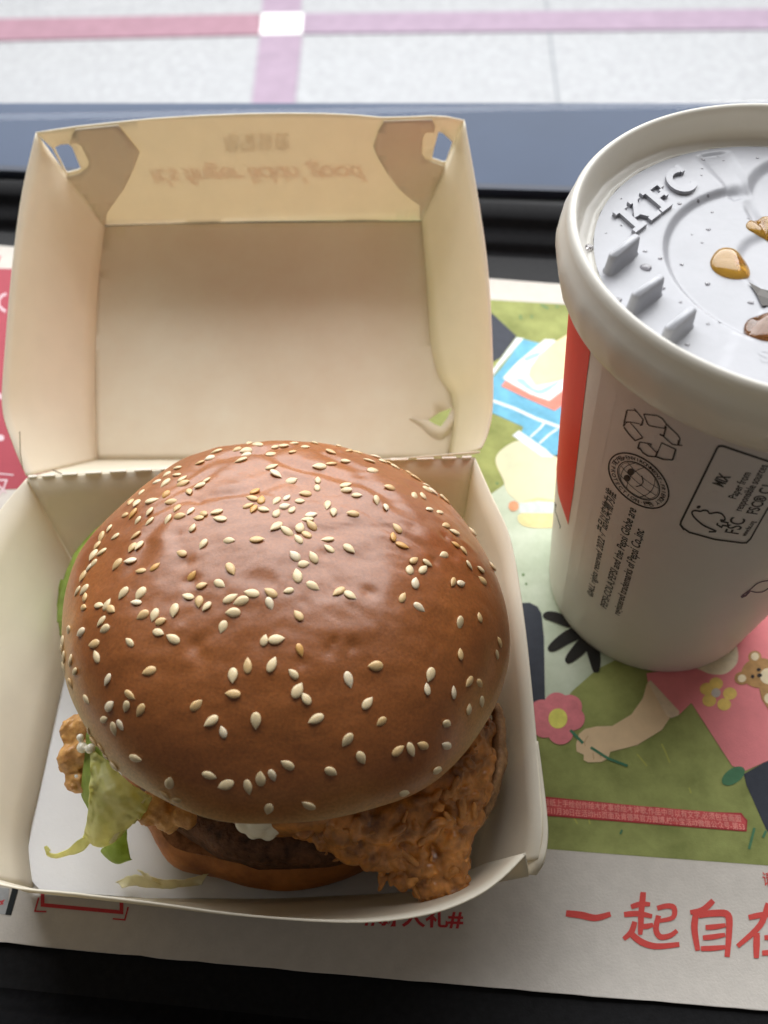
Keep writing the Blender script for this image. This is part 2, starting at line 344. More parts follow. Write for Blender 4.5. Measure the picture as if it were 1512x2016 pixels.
# caption band
printed('caption_border_print', [PG(c5([(250, 1018), (340, 1026), (885, 1080), (895, 1092), (910, 1080), (1165, 1105), (1172, 1118), (1185, 1106), (1372, 1112), (1390, 1136), (1404, 1150), (1400, 1208), (1384, 1208), (340, 1126), (250, 1118)]))], G(176, 62, 66), 4)
printed('caption_band_print', [PG(c5([(250, 1026), (340, 1034), (1366, 1120), (1384, 1142), (1396, 1154), (1392, 1200), (340, 1118), (250, 1110)]))], G(214, 92, 92), 5)
def px_text(s, p0, p1, h, name, m, lay, bold=0.0, flipy=False, up_dir=None):
    """lettering laid on the liner: first baseline point, last baseline point, cap height (pixels of the plan)"""
    v, f = text2d(s, bold); w = max(a for a, b in v)-min(a for a, b in v); x0 = min(a for a, b in v)
    P0 = at(p0[0], p0[1], 0); P1 = at(p1[0], p1[1], 0); U = (P1-P0); lx = U.length; U.normalize(); W = Vector((-U.y, U.x, 0))
    hh = (at(p0[0], p0[1]-h, 0)-P0).length
    vv = [(P0+U*((a-x0)/w*lx)+W*(b/.74*hh)) for a, b in v]
    return printed(name, [([(q.x, q.y) for q in vv], f)], m, lay, px=False)
m_cap = G(240, 160, 150)
px_text('自纸上手绘创作绘本故事或绘本诗歌,作品中可以有文字,必须包含画面', c5([(345, 1070)])[0], c5([(1372, 1158)])[0], 11, 'caption_lettering', m_cap, 7, .012)
px_text('年11月30日在活动H5页面及肯德基官方微博,校外宝活动微信公众号-第53', c5([(345, 1112)])[0], c5([(1390, 1200)])[0], 11, 'caption_lettering', m_cap, 7, .012)
# brush lettering
m_red = mat('print_red', srgb(214, 84, 78), .75, .2, .06, 300, .3, 2500)
c4 = lambda l: SC(l, 2.643, 940, 1640)
sm = lambda l: [tuple(p) for p in catmull(l, 5)]
brush = [([(460, 418), (540, 428), (615, 442), (692, 422)], 34), ([(798, 385), (850, 370), (898, 372)], 26), ([(862, 308), (855, 380), (846, 460)], 30), ([(762, 425), (835, 420), (908, 434)], 28),
         ([(852, 430), (846, 530)], 28), ([(856, 488), (914, 478)], 26), ([(818, 462), (800, 515), (760, 552)], 28), ([(792, 518), (850, 566), (930, 590), (1050, 580)], 32),
         ([(934, 392), (985, 380), (1022, 390), (1016, 440), (945, 458)], 26), ([(942, 430), (928, 500), (950, 540), (1000, 535), (1038, 508)], 28),
         ([(1226, 352), (1172, 400), (1106, 414)], 30), ([(1136, 420), (1128, 500), (1146, 612)], 32), ([(1150, 428), (1230, 418), (1302, 428), (1308, 520), (1298, 645)], 34),
         ([(1186, 492), (1290, 480)], 26), ([(1172, 546), (1288, 530)], 26), ([(1162, 602), (1288, 594)], 26),
         ([(1410, 440), (1500, 424), (1640, 420)], 28), ([(1512, 366), (1470, 480), (1352, 590)], 30), ([(1452, 520), (1450, 652)], 32), ([(1492, 545), (1620, 535)], 26), ([(1552, 470), (1548, 620)], 28), ([(1480, 625), (1650, 612)], 28)]
bz = []
for l, w in brush:
    if len(l) == 2: l = [l[0], ((l[0][0]+l[1][0])/2, (l[0][1]+l[1][1])/2+2), l[1]]
    v, f = ribbon2d(sm(c4(l)), w/2.643, lambda t: .86+.22*math.sin(t*3.1+.4)); bz.append((v, f))
printed('brush_lettering', bz, m_red, 3)
px_text('请把', (1503, 1742), (1545, 1746), 22, 'small_lettering', m_red, 3, .01)
px_text('#新人礼#', (716, 1818), (912, 1824), 32, 'hashtag_lettering', mat('print_red2', srgb(206, 60, 66), .75), 3, .025)
# corner frame left of the box, grey patch with a black bar
c2 = lambda l: SC(l, 3.78, 0, 1680)
m_r3 = mat('print_red3', srgb(205, 62, 68), .75)
printed('frame_corner_print', [ribbon2d(c2([(318, 200), (318, 385), (905, 440), (905, 300)]), 7.5), ribbon2d(c2([(290, 330), (262, 432), (348, 435)]), 3.2), ribbon2d(c2([(840, 488), (930, 496), (955, 400)]), 3.2)], m_r3, 3)
printed('grey_patch_print', [PG(c2([(-400, 220), (70, 262), (55, 458), (-400, 420)]))], G(176, 178, 180), 1)
printed('black_bar_print', [PG(c2([(98, 240), (142, 250), (85, 462), (42, 458)]))], G(40, 44, 46), 2)
printed('red_mark_print', [ribbon2d(c2([(-10, 365), (30, 352), (4, 385)]), 3), ribbon2d(c2([(-8, 348), (25, 380)]), 3)], m_r3, 3)
# red panel at the far left
printed('red_panel_print', [PG([(-420, 522), (180, 532), (180, 960), (50, 962), (-420, 985)])], mat('print_crimson', srgb(170, 74, 86), .75, .25, .05, 100), 1)
c3 = lambda l: SC(l, 3.15, 0, 460)
printed('panel_print', [ribbon2d(sm(c3([(40, 375), (10, 390), (-8, 420), (0, 455), (36, 485)])), 5), ribbon2d(c3([(-40, 1498), (0, 1490), (85, 1498)]), 2.5),
        ribbon2d(c3([(-30, 1530), (42, 1530), (20, 1590), (-20, 1640)]), 3.4), ribbon2d(c3([(-10, 1560), (40, 1610)]), 3.4), PG(c3(ell(0, 1268, 28, 20))), PG(c3(ell(0, 1010, 12, 20)))], G(226, 200, 206), 3)
printed('panel_slash_print', [ribbon2d(c3([(0, 140), (-12, 175)]), 4)], m_r3, 3)

# ================================================================== burger box
BZ = 38.0
box = thing('burger_box', 'open cream paperboard burger box with its lid folded back behind the hamburger', 'burger box', (-36, 98, .4))
m_board = mat('paperboard', srgb(246, 240, 224), .62, .3, .03, 120, .3, 900, trans=.30, bdist=.00015)
m_side = mat('paperboard_side_lit', srgb(250, 245, 232), .62, .3, .03, 120, .3, 900, trans=.45, bdist=.00015)  # same board, whitened and more see-through so the lid sides look brighter lit
m_board_lid = mat('paperboard_lid_panel', srgb(250, 243, 224), .62, .3, .03, 20, .3, 900, trans=.12, dark=srgb(244, 228, 204), bdist=.00015)
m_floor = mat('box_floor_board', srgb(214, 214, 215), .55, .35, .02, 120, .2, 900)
fl = [(-93, 141), (22, 143), (22, 57), (18, 52.5), (0, 50), (-30, 49.2), (-60, 49.8), (-88, 52), (-93.5, 57)]
mesh_obj('box_floor', [(x, y, .6) for x, y in fl], [tuple(range(9))[::-1]], m_floor, box, solid=.4, offset=1)
def wall(name, low, rim, m=m_board, n=8, sag=0, nv=6, thick=.45, off=1, parent=box):
    """sheet between a low curve and a rim curve (3D points), bowed outward by sag"""
    lo = catmull(low, n); hi = catmull(rim, n)
    assert len(lo) == len(hi); V = []
    for j in range(nv):
        t = j/(nv-1)
        for i in range(len(lo)):
            p = lo[i].lerp(hi[i], t); s = i/(len(lo)-1)
            c = Vector((-36, 98, 0)); o = Vector((p.x-c.x, p.y-c.y, 0)).normalized()
            p = p+o*sag*math.sin(math.pi*t)*math.sin(math.pi*s)+Vector((0, 0, .12*noise.noise(p*.06)))
            V.append(p)
    return mesh_obj(name, V, grid_faces(len(lo), nv), m, parent, smooth=True, solid=thick, offset=off)
def resamp(p, k):
    """k points evenly along a polyline"""
    P_ = [Vector(q) for q in p]; d = [0]
    for a, b in zip(P_, P_[1:]): d.append(d[-1]+(b-a).length)
    o = []
    for i in range(k):
        t = d[-1]*i/(k-1); j = max(q for q in range(len(d)-1) if d[q] <= t+1e-9); u = (t-d[j])/max(1e-9, d[j+1]-d[j]); o.append(P_[j].lerp(P_[j+1], min(1, u)))
    return o
def R3(l, z=BZ): return [at(x, y, z) for x, y in l]
backrim = R3([(54, 942), (250, 928), (500, 917), (720, 908), (935, 900)]); 
wall('back_wall', resamp([(-92.5, 141, .8), (21.5, 143, .8)], 5), backrim, n=6, sag=1.0)
rrim = [at(935, 900, BZ), at(968, 975, BZ), at(1005, 1060, BZ), at(1030, 1200, BZ), at(1050, 1380, BZ), at(1062, 1520, BZ), at(1069, 1625, BZ-1), at(1062, 1690, BZ-4)]
wall('side_wall', resamp([(22, 143, .8), (22.6, 100, .8), (22, 58, .8), (19, 54, .8)], 8), rrim, n=5, sag=.8)
lrim = [at(54, 942, BZ), at(0, 1006, BZ), Vector((-109.5, 131, BZ)), Vector((-110.5, 112, BZ)), Vector((-110, 90, BZ)), Vector((-108.5, 70, BZ)), Vector((-106, 58, BZ)), Vector((-102, 50, BZ-1))]
wall('side_wall', resamp([(-93, 141, .8), (-93.8, 100, .8), (-93.6, 57, .8), (-90, 53, .8)], 8), lrim, n=5, sag=.8)
frim = [Vector((-101.5, 52, BZ+.2)), at(0, 1739, BZ), at(150, 1757, BZ), at(300, 1775, BZ), at(460, 1797, BZ), at(620, 1810, BZ), at(740, 1811, BZ), at(850, 1795, BZ), at(930, 1765, BZ), at(985, 1728, BZ), at(1034, 1679, BZ)]
wall('front_wall', resamp([(-91, 52, .8), (-80, 51.2, .8), (-60, 49.8, .8), (-30, 49.2, .8), (0, 50, .8), (12, 51.4, .8), (21, 56, .8)], 11), frim, n=4, sag=1.2)
# corner flap wrapped round the right front corner, its loose end standing off the wall
fl_r = [at(1052, 1459, BZ+.6), at(1060, 1520, BZ+.8), at(1069, 1600, BZ+.8), at(1071, 1650, BZ), at(1064, 1695, BZ-2), at(1050, 1722, BZ-7)]
fl_l = [Vector((28.6, 70, 12)), Vector((28.4, 66, 11)), Vector((28, 60, 10)), Vector((27.6, 56, 10)), Vector((26, 52.5, 12)), Vector((24.6, 51, 15))]
fo = wall('corner_flap', fl_l, [p+Vector((.9, 0, 0)) for p in fl_r], n=5)
fi = [at(1034, 1678, BZ+.2), at(1037, 1692, BZ-2), at(1040, 1708, BZ-5), at(1042, 1722, BZ-9)]
wall('corner_flap', [p+Vector((-.2, .2, -9)) for p in (Vector((26, 50, 30)), Vector((26, 50, 27)), Vector((26, 50, 24)), Vector((26, 50, 20)))], fi, n=4, nv=4)
# locking slits cut in the board
m_slit = mat('slit', srgb(120, 100, 70), .9)
def slit(name, pts, w=.35):
    V = []; 
    P_ = [Vector(p) for p in pts]
    for p in P_: V += [p+Vector((0, 0, w/2)), p+Vector((0, 0, -w/2))]
    return mesh_obj(name, V, [(2*i, 2*i+2, 2*i+3, 2*i+1) for i in range(len(P_)-1)], m_slit, box, solid=.1)

# lid: opening plane leans back from the hinge
TH = math.radians(27); LU = Vector((0, math.cos(TH), math.sin(TH))); LN = Vector((0, math.sin(TH), -math.cos(TH)))
LP0 = Vector((0, 157, BZ)); DEP = 36.0; LP1 = LP0+LN*DEP
def rimp(x, y): return onplane(x, y, LP0, LN)
def panp(x, y): return onplane(x, y, LP1, LN)
# panel, with the torn locking slot near its hinge corner
pan_out = [(205, 446), (330, 441), (500, 439), (670, 437), (832, 436), (842, 560), (850, 680), (866, 742), (890, 775), (894, 830), (886, 905), (190, 905), (186, 780), (188, 650), (194, 540)]
hole = [(852, 836), (868, 820), (893, 803), (890, 826), (872, 840)]
hole_in = [(838, 838), (850, 826), (862, 812), (848, 800)]
v, f = cdt(pan_out, [[(843, 827), (866, 811), (889, 803), (881, 822), (868, 840), (855, 835)]], 26)
mesh_obj('lid_panel', [panp(*q) for q in v], f, m_board_lid, box, smooth=True, solid=.45, offset=1)
# far (front) wall of the lid, with the two corner slots
A, B, C_, D = rimp(70, 262), rimp(915, 238), panp(832, 436), panp(205, 446)
fwn = (B-A).cross(D-A).normalized()
def fwp(x, y, o=0): 
    p = onplane(x, y, A, fwn); return p+fwn*o
fw_out = blob([(70, 262)], 1)+[(110, 256), (150, 251), (230, 244), (300, 238), (400, 233), (490, 230), (560, 229), (640, 229), (700, 231), (752, 235), (800, 233), (850, 230), (880, 231), (915, 238), (893, 285), (880, 330), (832, 436), (205, 446), (130, 345), (103, 292)]
hl = [(105, 292), (122, 284), (135, 283), (142, 290), (160, 333), (154, 337), (132, 343), (128, 340)]
hr = [(863, 259), (872, 262), (893, 279), (890, 290), (879, 320), (873, 321), (850, 314), (852, 300)]
v, f = cdt(fw_out, [[(107, 291), (120, 285), (134, 284.5), (142, 291), (159, 333), (153, 336), (133, 341), (129, 337)], [(863.5, 260), (872, 263), (891, 280), (888, 290), (878, 319), (872, 320), (851, 313), (853, 300)]], 24)
ogn = 1 if fwn.y > 0 else -1
mesh_obj('lid_front_wall', [fwp(*q)+fwn*ogn*(1.2*math.sin(max(0, min(1, (q[0]-100)/800))*math.pi)) for q in v], f, m_board, box, smooth=True, solid=.45, offset=ogn)
gl_ = [(150, 253), (232, 246), (250, 268), (275, 300), (262, 335), (244, 372), (222, 402), (210, 420), (209, 440), (204, 443), (165, 385), (131, 346), (155, 340), (172, 330), (176, 318), (160, 284), (150, 279), (138, 281), (143, 262)]
gr_ = [(850, 233), (756, 238), (745, 258), (735, 288), (744, 310), (762, 340), (785, 370), (810, 392), (826, 402), (826, 430), (833, 434), (858, 380), (879, 328), (868, 322), (838, 312), (830, 302), (832, 270), (838, 259), (855, 258), (856, 246)]
for g in (gl_, gr_):
    v, f = cdt(g, [], 20)
    mesh_obj('lid_corner_flap', [fwp(*q)+fwn*ogn*(1.2*math.sin(max(0, min(1, (q[0]-100)/800))*math.pi)-.9) for q in v], f, m_board, box, smooth=True, solid=.4, offset=ogn)
def lid_side(rimpts, panpts, bow):
    rm = [rimp(*q) for q in rimpts]; pn = [panp(*q) for q in panpts]
    lo = catmull(pn, 6); hi = catmull(rm, 6); nv = 9; V = []
    for j in range(nv):
        t = j/(nv-1)
        for i in range(len(lo)):
            s = i/(len(lo)-1); p = lo[i].lerp(hi[i], t); p = p+Vector((bow, 0, 0))*math.sin(math.pi*t)*math.sin(math.pi*min(1, s*1.0))
            V.append(p)
    return mesh_obj('lid_side_wall', V, grid_faces(len(lo), nv), m_side, box, smooth=True, solid=.4, offset=-1 if bow < 0 else 1)
lid_side([(70, 262), (43, 380), (24, 520), (10, 680), (4, 800), (24, 872), (52, 938)], [(205, 446), (194, 540), (189, 620), (187, 700), (186, 780), (187, 850), (190, 905)], -4)
lid_side([(915, 238), (940, 380), (960, 520), (969, 660), (971, 790), (962, 850), (948, 884)], [(832, 436), (842, 560), (850, 680), (866, 742), (890, 775), (894, 830), (886, 905)], 4)
# locking tab folded over the panel and the curled lip of the torn slot
lo_ = catmull([panp(806, 824), panp(826, 836), panp(850, 858), panp(872, 862), panp(893, 838), panp(900, 806)], 5); hi_ = catmull([panp(812, 824)-LN*.3, panp(842, 829)-LN*.6, panp(858, 838)-LN*.9, panp(869, 842)-LN*1.0, panp(884, 826)-LN*.8, panp(895, 800)-LN*.5], 5)
mesh_obj('torn_lip', lo_+hi_, grid_faces(len(lo_), 2), m_board_lid, box, smooth=True, solid=.35, offset=1)
# short wall of the lid along the hinge
wall('lid_hinge_wall', [panp(186, 905), panp(350, 905), panp(520, 905), panp(690, 905), panp(884, 905)], [rimp(54, 939), rimp(270, 926), rimp(500, 915), rimp(720, 906), rimp(945, 888)], n=6)
# perforated fold along the hinge
hv_ = catmull([p+Vector((0, -.2, .5)) for p in R3([(58, 940), (250, 928), (500, 917), (720, 908), (928, 901)])], 14); V = []; F = []
for i in range(0, len(hv_)-1):
    if i % 3 == 2: continue
    a, b = hv_[i], hv_[i+1]; k = len(V)
    for p in (a, b): V += [p+Vector((0, -.35, -.35)), p+Vector((0, -.35, .35)), p+Vector((0, .35, .35)), p+Vector((0, .35, -.35))]
    F += [(k, k+1, k+5, k+4), (k+1, k+2, k+6, k+5), (k+2, k+3, k+7, k+6), (k+3, k, k+4, k+7), (k, k+3, k+2, k+1), (k+4, k+5, k+6, k+7)]
mesh_obj('hinge_fold', V, F, mat('board_cut_edge', srgb(240, 234, 220), .8), box)
slit('locking_slit', [rimp(79, 914)+Vector((3, -.6, -2)), rimp(110, 918)+Vector((0, -.6, -2)), rimp(124, 924)+Vector((0, -.6, -2)), rimp(128, 932)+Vector((0, -.6, -2))], .5)
slit('locking_slit', [rimp(31, 848)+Vector((1.2, -.4, 0)), rimp(32, 890)+Vector((1.2, -.4, 0)), rimp(37, 922)+Vector((1.2, -.4, 0))], .5)
# print on the outside of the board, showing through
def fw_text(s, p0, p1, h, name, m, bold=0.0, shear=0.0, flip=True, sp=1.0):
    v, f = text2d(s, bold, shear, sp); x0 = min(a for a, b in v); w = max(a for a, b in v)-x0
    P0, P1 = Vector(p0), Vector(p1); U = (P1-P0); ln = U.length; U.normalize(); W = Vector((-U.y, U.x)) * (1 if flip else -1)
    V = []
    for a, b in v:
        q = P0+U*((a-x0)/w*ln)+W*(b/.74*h)
        V.append(fwp(q.x, q.y)+fwn*ogn*(1.2*math.sin(max(0, min(1, (q.x-100)/800))*math.pi)+.55))
    return mesh_obj(name, V, f, m, box)
m_ghost = mat('show_through_pink', srgb(240, 200, 180), .65, .3, trans=.42)
m_ghost2 = mat('show_through_grey', srgb(215, 208, 188), .65, .3, trans=.42)
fw_text("it's finger lickin' good", (294, 338), (722, 330), 34, 'show_through_lettering', m_ghost, .02, .35, sp=.92)
fw_text('尽情自在', (438, 272), (570, 271), 28, 'show_through_lettering', m_ghost2, .035)

# ================================================================== hamburger
hb = thing('hamburger', 'sesame seed hamburger with crispy chicken, patty and lettuce sitting in the open box', 'hamburger', (-25, 98, 1))
BC = Vector((-22.9, 102.38, 46.93)); BA, BU, BL = 52.6, 34.6, 8.0
TX, TY = math.radians(-11.3), math.radians(4.66)
RB = Matrix.Rotation(TY, 3, 'Y') @ Matrix.Rotation(TX, 3, 'X')
# shallow creases in the crust: (centre x, centre y, direction, length, depth) in the bun's own plane
CR = [(-8, 26, 20, 16, .9), (2, 20, -15, 14, .8), (-20, 17, 35, 13, .5), (-26, 8, 30, 12, .4), (-12, 10, 15, 18, .5), (10, 24, -40, 15, .5), (18, 16, -30, 16, .45), (-30, -6, 60, 10, .4), (4, -4, 10, 14, .35), (20, 2, -25, 14, .4), (-4, 33, 0, 10, .5), (12, 9, -20, 14, .3)]
def bun_disp(p):
    h = 1.5*fbm((p.x, p.y, p.z), .028, 2)
    top = max(0, min(1, (p.z-8)/14))
    w = Vector((p.x+5*noise.noise(p*.08), p.y+5*noise.noise(p*.08+Vector((9, 0, 0))), 0))
    for cx, cy, a, l, d in CR:
        r = math.radians(a); dx, dy = w.x-cx, w.y-cy; u = dx*math.cos(r)+dy*math.sin(r); v = -dx*math.sin(r)+dy*math.cos(r)
        e = math.exp(-(u/l)**2); h += top*.95*d*e*(-math.exp(-(v/1.7)**2)+.55*math.exp(-((v-3.4)/2.4)**2)+.55*math.exp(-((v+3.4)/2.4)**2))
    h += top*.22*fbm((p.x, p.y*1.7, p.z), .16, 4)
    for cx, cy, rr_, dd_ in PITS:
        e = ((p.x-cx)**2+(p.y-cy)**2)/rr_**2
        if e < 6: h -= top*dd_*math.exp(-e)
    return h
random.seed(3); PITS = [(random.uniform(-40, 40), random.uniform(-34, 42), random.uniform(.6, 1.6), random.uniform(.25, .7)) for _ in range(34)]
NU, NV = 300, 170; V = []
for j in range(NV+1):
    ph = -math.pi/2+math.pi*j/NV
    for i in range(NU):
        t = 2*math.pi*i/NU
        r = BA*math.cos(ph)**.92 if abs(ph) < math.pi/2-1e-6 else 0
        z = (BU if ph > 0 else BL)*math.sin(ph)
        r *= 1+.012*math.cos(2*t+.6)+.006*math.cos(3*t)
        p = Vector((r*math.cos(t), r*math.sin(t), z)); nrm = Vector((p.x/BA**2, p.y/BA**2, z/(BU if z > 0 else BL)**2)).normalized()
        V.append(BC+RB @ (p+nrm*bun_disp(p)))
def bun_material():
    m = bpy.data.materials.new('bun_crust'); m.use_nodes = True; nt = m.node_tree; N = nt.nodes; L = nt.links; p = N['Principled BSDF']
    at_ = N.new('ShaderNodeAttribute'); at_.attribute_name = 'bake'
    nz = N.new('ShaderNodeTexNoise'); nz.inputs['Scale'].default_value = 55; nz.inputs['Detail'].default_value = 6; nz.inputs['Roughness'].default_value = .6
    tc = N.new('ShaderNodeTexCoord'); L.new(tc.outputs['Object'], nz.inputs['Vector'])
    ad = N.new('ShaderNodeMath'); ad.operation = 'MULTIPLY_ADD'; ad.inputs[1].default_value = .22; L.new(nz.outputs['Fac'], ad.inputs[0])
    sb = N.new('ShaderNodeMath'); sb.operation = 'SUBTRACT'; sb.inputs[1].default_value = .11; L.new(at_.outputs['Fac'], sb.inputs[0]); L.new(sb.outputs[0], ad.inputs[2])
    cr = N.new('ShaderNodeValToRGB'); e = cr.color_ramp.elements
    e[0].position = 0; e[0].color = (.72, .48, .20, 1); e[1].position = 1; e[1].color = (.25, .078, .016, 1)
    for pos, c in ((.14, (.70, .45, .17)), (.34, (.60, .30, .09)), (.58, (.45, .175, .042)), (.80, (.32, .105, .023))): q = e.new(pos); q.color = c+(1,)
    L.new(ad.outputs[0], cr.inputs[0])
    # fine speckle of the crust
    n2 = N.new('ShaderNodeTexNoise'); n2.inputs['Scale'].default_value = 1500; n2.inputs['Detail'].default_value = 3; L.new(tc.outputs['Object'], n2.inputs['Vector'])
    mr = N.new('ShaderNodeMapRange'); mr.inputs[1].default_value = .3; mr.inputs[2].default_value = .7; mr.inputs[3].default_value = .84; mr.inputs[4].default_value = 1.16; L.new(n2.outputs['Fac'], mr.inputs[0])
    mx = N.new('ShaderNodeMix'); mx.data_type = 'RGBA'; mx.blend_type = 'MULTIPLY'; mx.inputs[0].default_value = 1
    L.new(cr.outputs[0], mx.inputs[6]); L.new(mr.outputs[0], mx.inputs[7]); L.new(mx.outputs[2], p.inputs['Base Color'])
    rr = N.new('ShaderNodeMapRange'); rr.inputs[1].default_value = 0.2; rr.inputs[2].default_value = .7; rr.inputs[3].default_value = .62; rr.inputs[4].default_value = .44; L.new(at_.outputs['Fac'], rr.inputs[0])
    nr_ = N.new('ShaderNodeTexNoise'); nr_.inputs['Scale'].default_value = 160; nr_.inputs['Detail'].default_value = 5; L.new(tc.outputs['Object'], nr_.inputs['Vector']); ra = N.new('ShaderNodeMath'); ra.operation = 'MULTIPLY_ADD'; ra.inputs[1].default_value = .24; L.new(nr_.outputs['Fac'], ra.inputs[0]); rs = N.new('ShaderNodeMath'); rs.operation = 'SUBTRACT'; rs.inputs[1].default_value = .13; L.new(rr.outputs[0], rs.inputs[0]); L.new(rs.outputs[0], ra.inputs[2]); L.new(ra.outputs[0], p.inputs['Roughness']); p.inputs['Specular IOR Level'].default_value = .5; p.inputs['Coat Weight'].default_value = .34; p.inputs['Coat Roughness'].default_value = .27
    p.inputs['Subsurface Weight'].default_value = .12; p.inputs['Subsurface Radius'].default_value = (1, .35, .15); p.inputs['Subsurface Scale'].default_value = .002
    b1 = N.new('ShaderNodeBump'); b1.inputs['Strength'].default_value = .35; b1.inputs['Distance'].default_value = .00035
    n3 = N.new('ShaderNodeTexNoise'); n3.inputs['Scale'].default_value = 420; n3.inputs['Detail'].default_value = 6; n3.inputs['Roughness'].default_value = .7; L.new(tc.outputs['Object'], n3.inputs['Vector'])
    L.new(n3.outputs['Fac'], b1.inputs['Height']); L.new(b1.outputs[0], p.inputs['Normal'])
    return m
bunf = grid_faces(NU, NV+1, True)
bun = mesh_obj('top_bun', V, bunf, bun_material(), hb, smooth=True)
bk = bun.data.attributes.new('bake', 'FLOAT', 'POINT')
vals = []
for v_ in V:
    q = RB.transposed() @ (v_-BC); h = (q.z+BL)/(BU+BL)
    # browning of the crust grows from the pale side towards the crown
    dr = max(0, -(q.x*.75+q.y*.66)/BA)**2; f_ = q.y/BA; b_ = max(0, min(1, (q.z+6.0-5*dr)/(27+9*f_)))-.16*max(0, f_)**2; b_ = max(0, b_)**.9
    vals.append(max(0, min(1, b_+.22*fbm((q.x, q.y, q.z), .045, 4))))
bk.data.foreach_set('value', vals)
bvh = BVHTree.FromPolygons([tuple(v_) for v_ in V], bunf)
# ---- sesame seeds, set where they lie on the crust
def seed_mesh(k):
    L_, W_, H_ = (3.15, 2.1, .9); V = []; nu, nv = 10, 10
    for j in range(nv):
        s = j/(nv-1); x = -math.cos(math.pi*s); prof = math.sqrt(max(0, 1-abs(x)**(2.3 if x < 0 else 2))); tip = 1-.36*max(0, x)**1.2-.03*k*max(0, -x)
        if j == nv-1: x = 1.12
        for i in range(nu):
            t = 2*math.pi*i/nu; V.append((x*L_/2*S, prof*tip*math.cos(t)*W_/2*S, (prof*tip*math.sin(t)*H_/2)*S))
    me = bpy.data.meshes.new('sesame_seed'); me.from_pydata(V, [], grid_faces(nu, nv, True)); me.polygons.foreach_set('use_smooth', [True]*len(me.polygons)); return me
def seed_mat(name, c):
    return mat(name, c, .38, .5, .10, 900, .3, 2500, sss=.15, sssc=(1, .7, .4), bdist=.0001)
sm_ = [seed_mat('seed_cream', (.70, .55, .33)), seed_mat('seed_pale', (.76, .63, .44)), seed_mat('seed_tan', (.62, .42, .20)), seed_mat('seed_golden', (.60, .33, .10))]
meshes = []
for k in range(4):
    for q in sm_:
        me = seed_mesh(k*.8); me.materials.append(q); meshes.append(me)
A_ = [(1475,50,200),(1385,95,200),(1455,105,190),(1455,135,190),(1418,175,200),(1235,112,180),(1185,160,200),(1110,195,200),(940,232,180),(938,285,180),(865,280,215),(980,315,40),(985,350,20),(788,336,200),(855,345,220),(1160,325,40),(1110,365,205),(1030,410,290),(858,430,225),(675,415,230),(895,485,190),(752,480,20),(940,530,235),(595,485,240),(642,498,230),(1040,555,225),(735,555,240),(615,575,230),(552,583,180),(1137,575,150),(1235,562,200),(1260,610,170),(960,592,10),(1103,605,180),(875,618,240),(648,622,235),(735,630,225),(1055,680,70),(437,683,240),(480,742,215),(635,735,215),(380,745,250),(608,825,240),(658,812,235),(1135,800,235),(1325,773,0),(350,810,240),(380,858,215),(320,880,240),(975,870,160),(500,950,235),(595,925,190),(672,1000,190),(775,970,40),(320,945,230),(245,1035,245),(1340,985,300),(1048,1038,50),(1122,1108,15),(1255,1093,330),(285,975,230)]
B_ = [(178,60,180),(308,78,20),(372,68,0),(445,52,0),(532,80,0),(600,48,90),(785,72,0),(865,90,0),(930,102,0),(440,112,20),(278,132,20),(722,115,340),(728,202,0),(833,186,0),(1010,182,340),(1035,252,0),(1065,138,340),(1125,155,340),(1180,172,30),(1200,228,0),(1330,245,20),(1380,283,0),(282,225,20),(313,278,330),(640,222,180),(428,332,20),(627,325,90),(622,380,90),(160,410,40),(138,458,160),(205,470,80),(107,515,20),(148,538,240),(222,542,345),(535,428,180),(318,475,225),(395,455,45),(492,483,0),(378,517,15),(433,545,55),(318,573,55),(832,360,10),(838,402,180),(915,436,0),(1158,382,170),(697,508,260),(743,562,265),(888,577,175),(1062,475,280),(1132,528,270),(1450,350,330),(1440,395,330),(1480,410,320),(1345,438,80),(1405,443,120),(1455,540,180),(575,585,10),(550,615,180),(318,667,215),(395,703,140),(492,680,75),(580,662,135),(540,730,150),(482,765,130),(172,768,0),(700,765,180),(712,833,145),(857,832,320),(1218,682,130),(1187,748,90),(1252,808,340),(455,890,135),(593,903,120),(520,950,10),(474,1035,100),(1338,923,30),(1440,940,330),(1310,990,80),(1408,990,45),(1352,1090,85),(587,1110,330)]
C3_ = [(780,515,180),(865,335,330),(880,380,320),(838,640,180),(918,703,150),(930,815,145),(1005,868,300),(822,912,190),(1052,1008,300),(1160,1048,140),(1180,1150,130),(1340,1000,70),(1150,665,120),(905,1165,240),(978,1177,10),(435,1310,65),(590,1398,325),(968,1540,265),(1155,1492,100),(1338,1720,110),(1312,1835,110),(970,1835,90)]
D_ = [(200,165,240),(250,155,230),(258,212,90),(248,290,0),(545,182,230),(672,183,235),(640,252,180),(360,272,0),(418,268,60),(450,302,325),(1025,207,170),(1105,245,265),(1162,280,230),(1335,222,30),(1418,240,200),(920,308,260),(688,345,210),(772,340,250),(820,393,20),(1358,328,180),(380,390,235),(405,448,210),(135,455,240),(230,472,225),(1282,430,250),(800,473,340),(912,522,150),(325,558,200),(588,548,135),(92,540,270),(90,590,270),(83,660,270),(343,655,110),(148,680,265),(100,735,280),(185,765,240),(735,760,200),(425,822,250),(150,850,320),(1355,790,270),(1465,722,90),(588,938,320),(268,970,300),(565,1022,250),(440,1020,50),(668,1050,240),(1358,930,175),(1085,1015,40)]
E_ = [(137,183,170),(278,180,150),(268,258,290),(410,165,195),(783,170,215),(865,195,330),(482,350,130),(228,535,75),(318,527,10),(492,603,290),(285,715,65),(445,783,135),(475,907,60),(540,967,125),(855,822,285),(1057,723,180),(995,1000,50),(1462,785,250),(1440,895,95)]
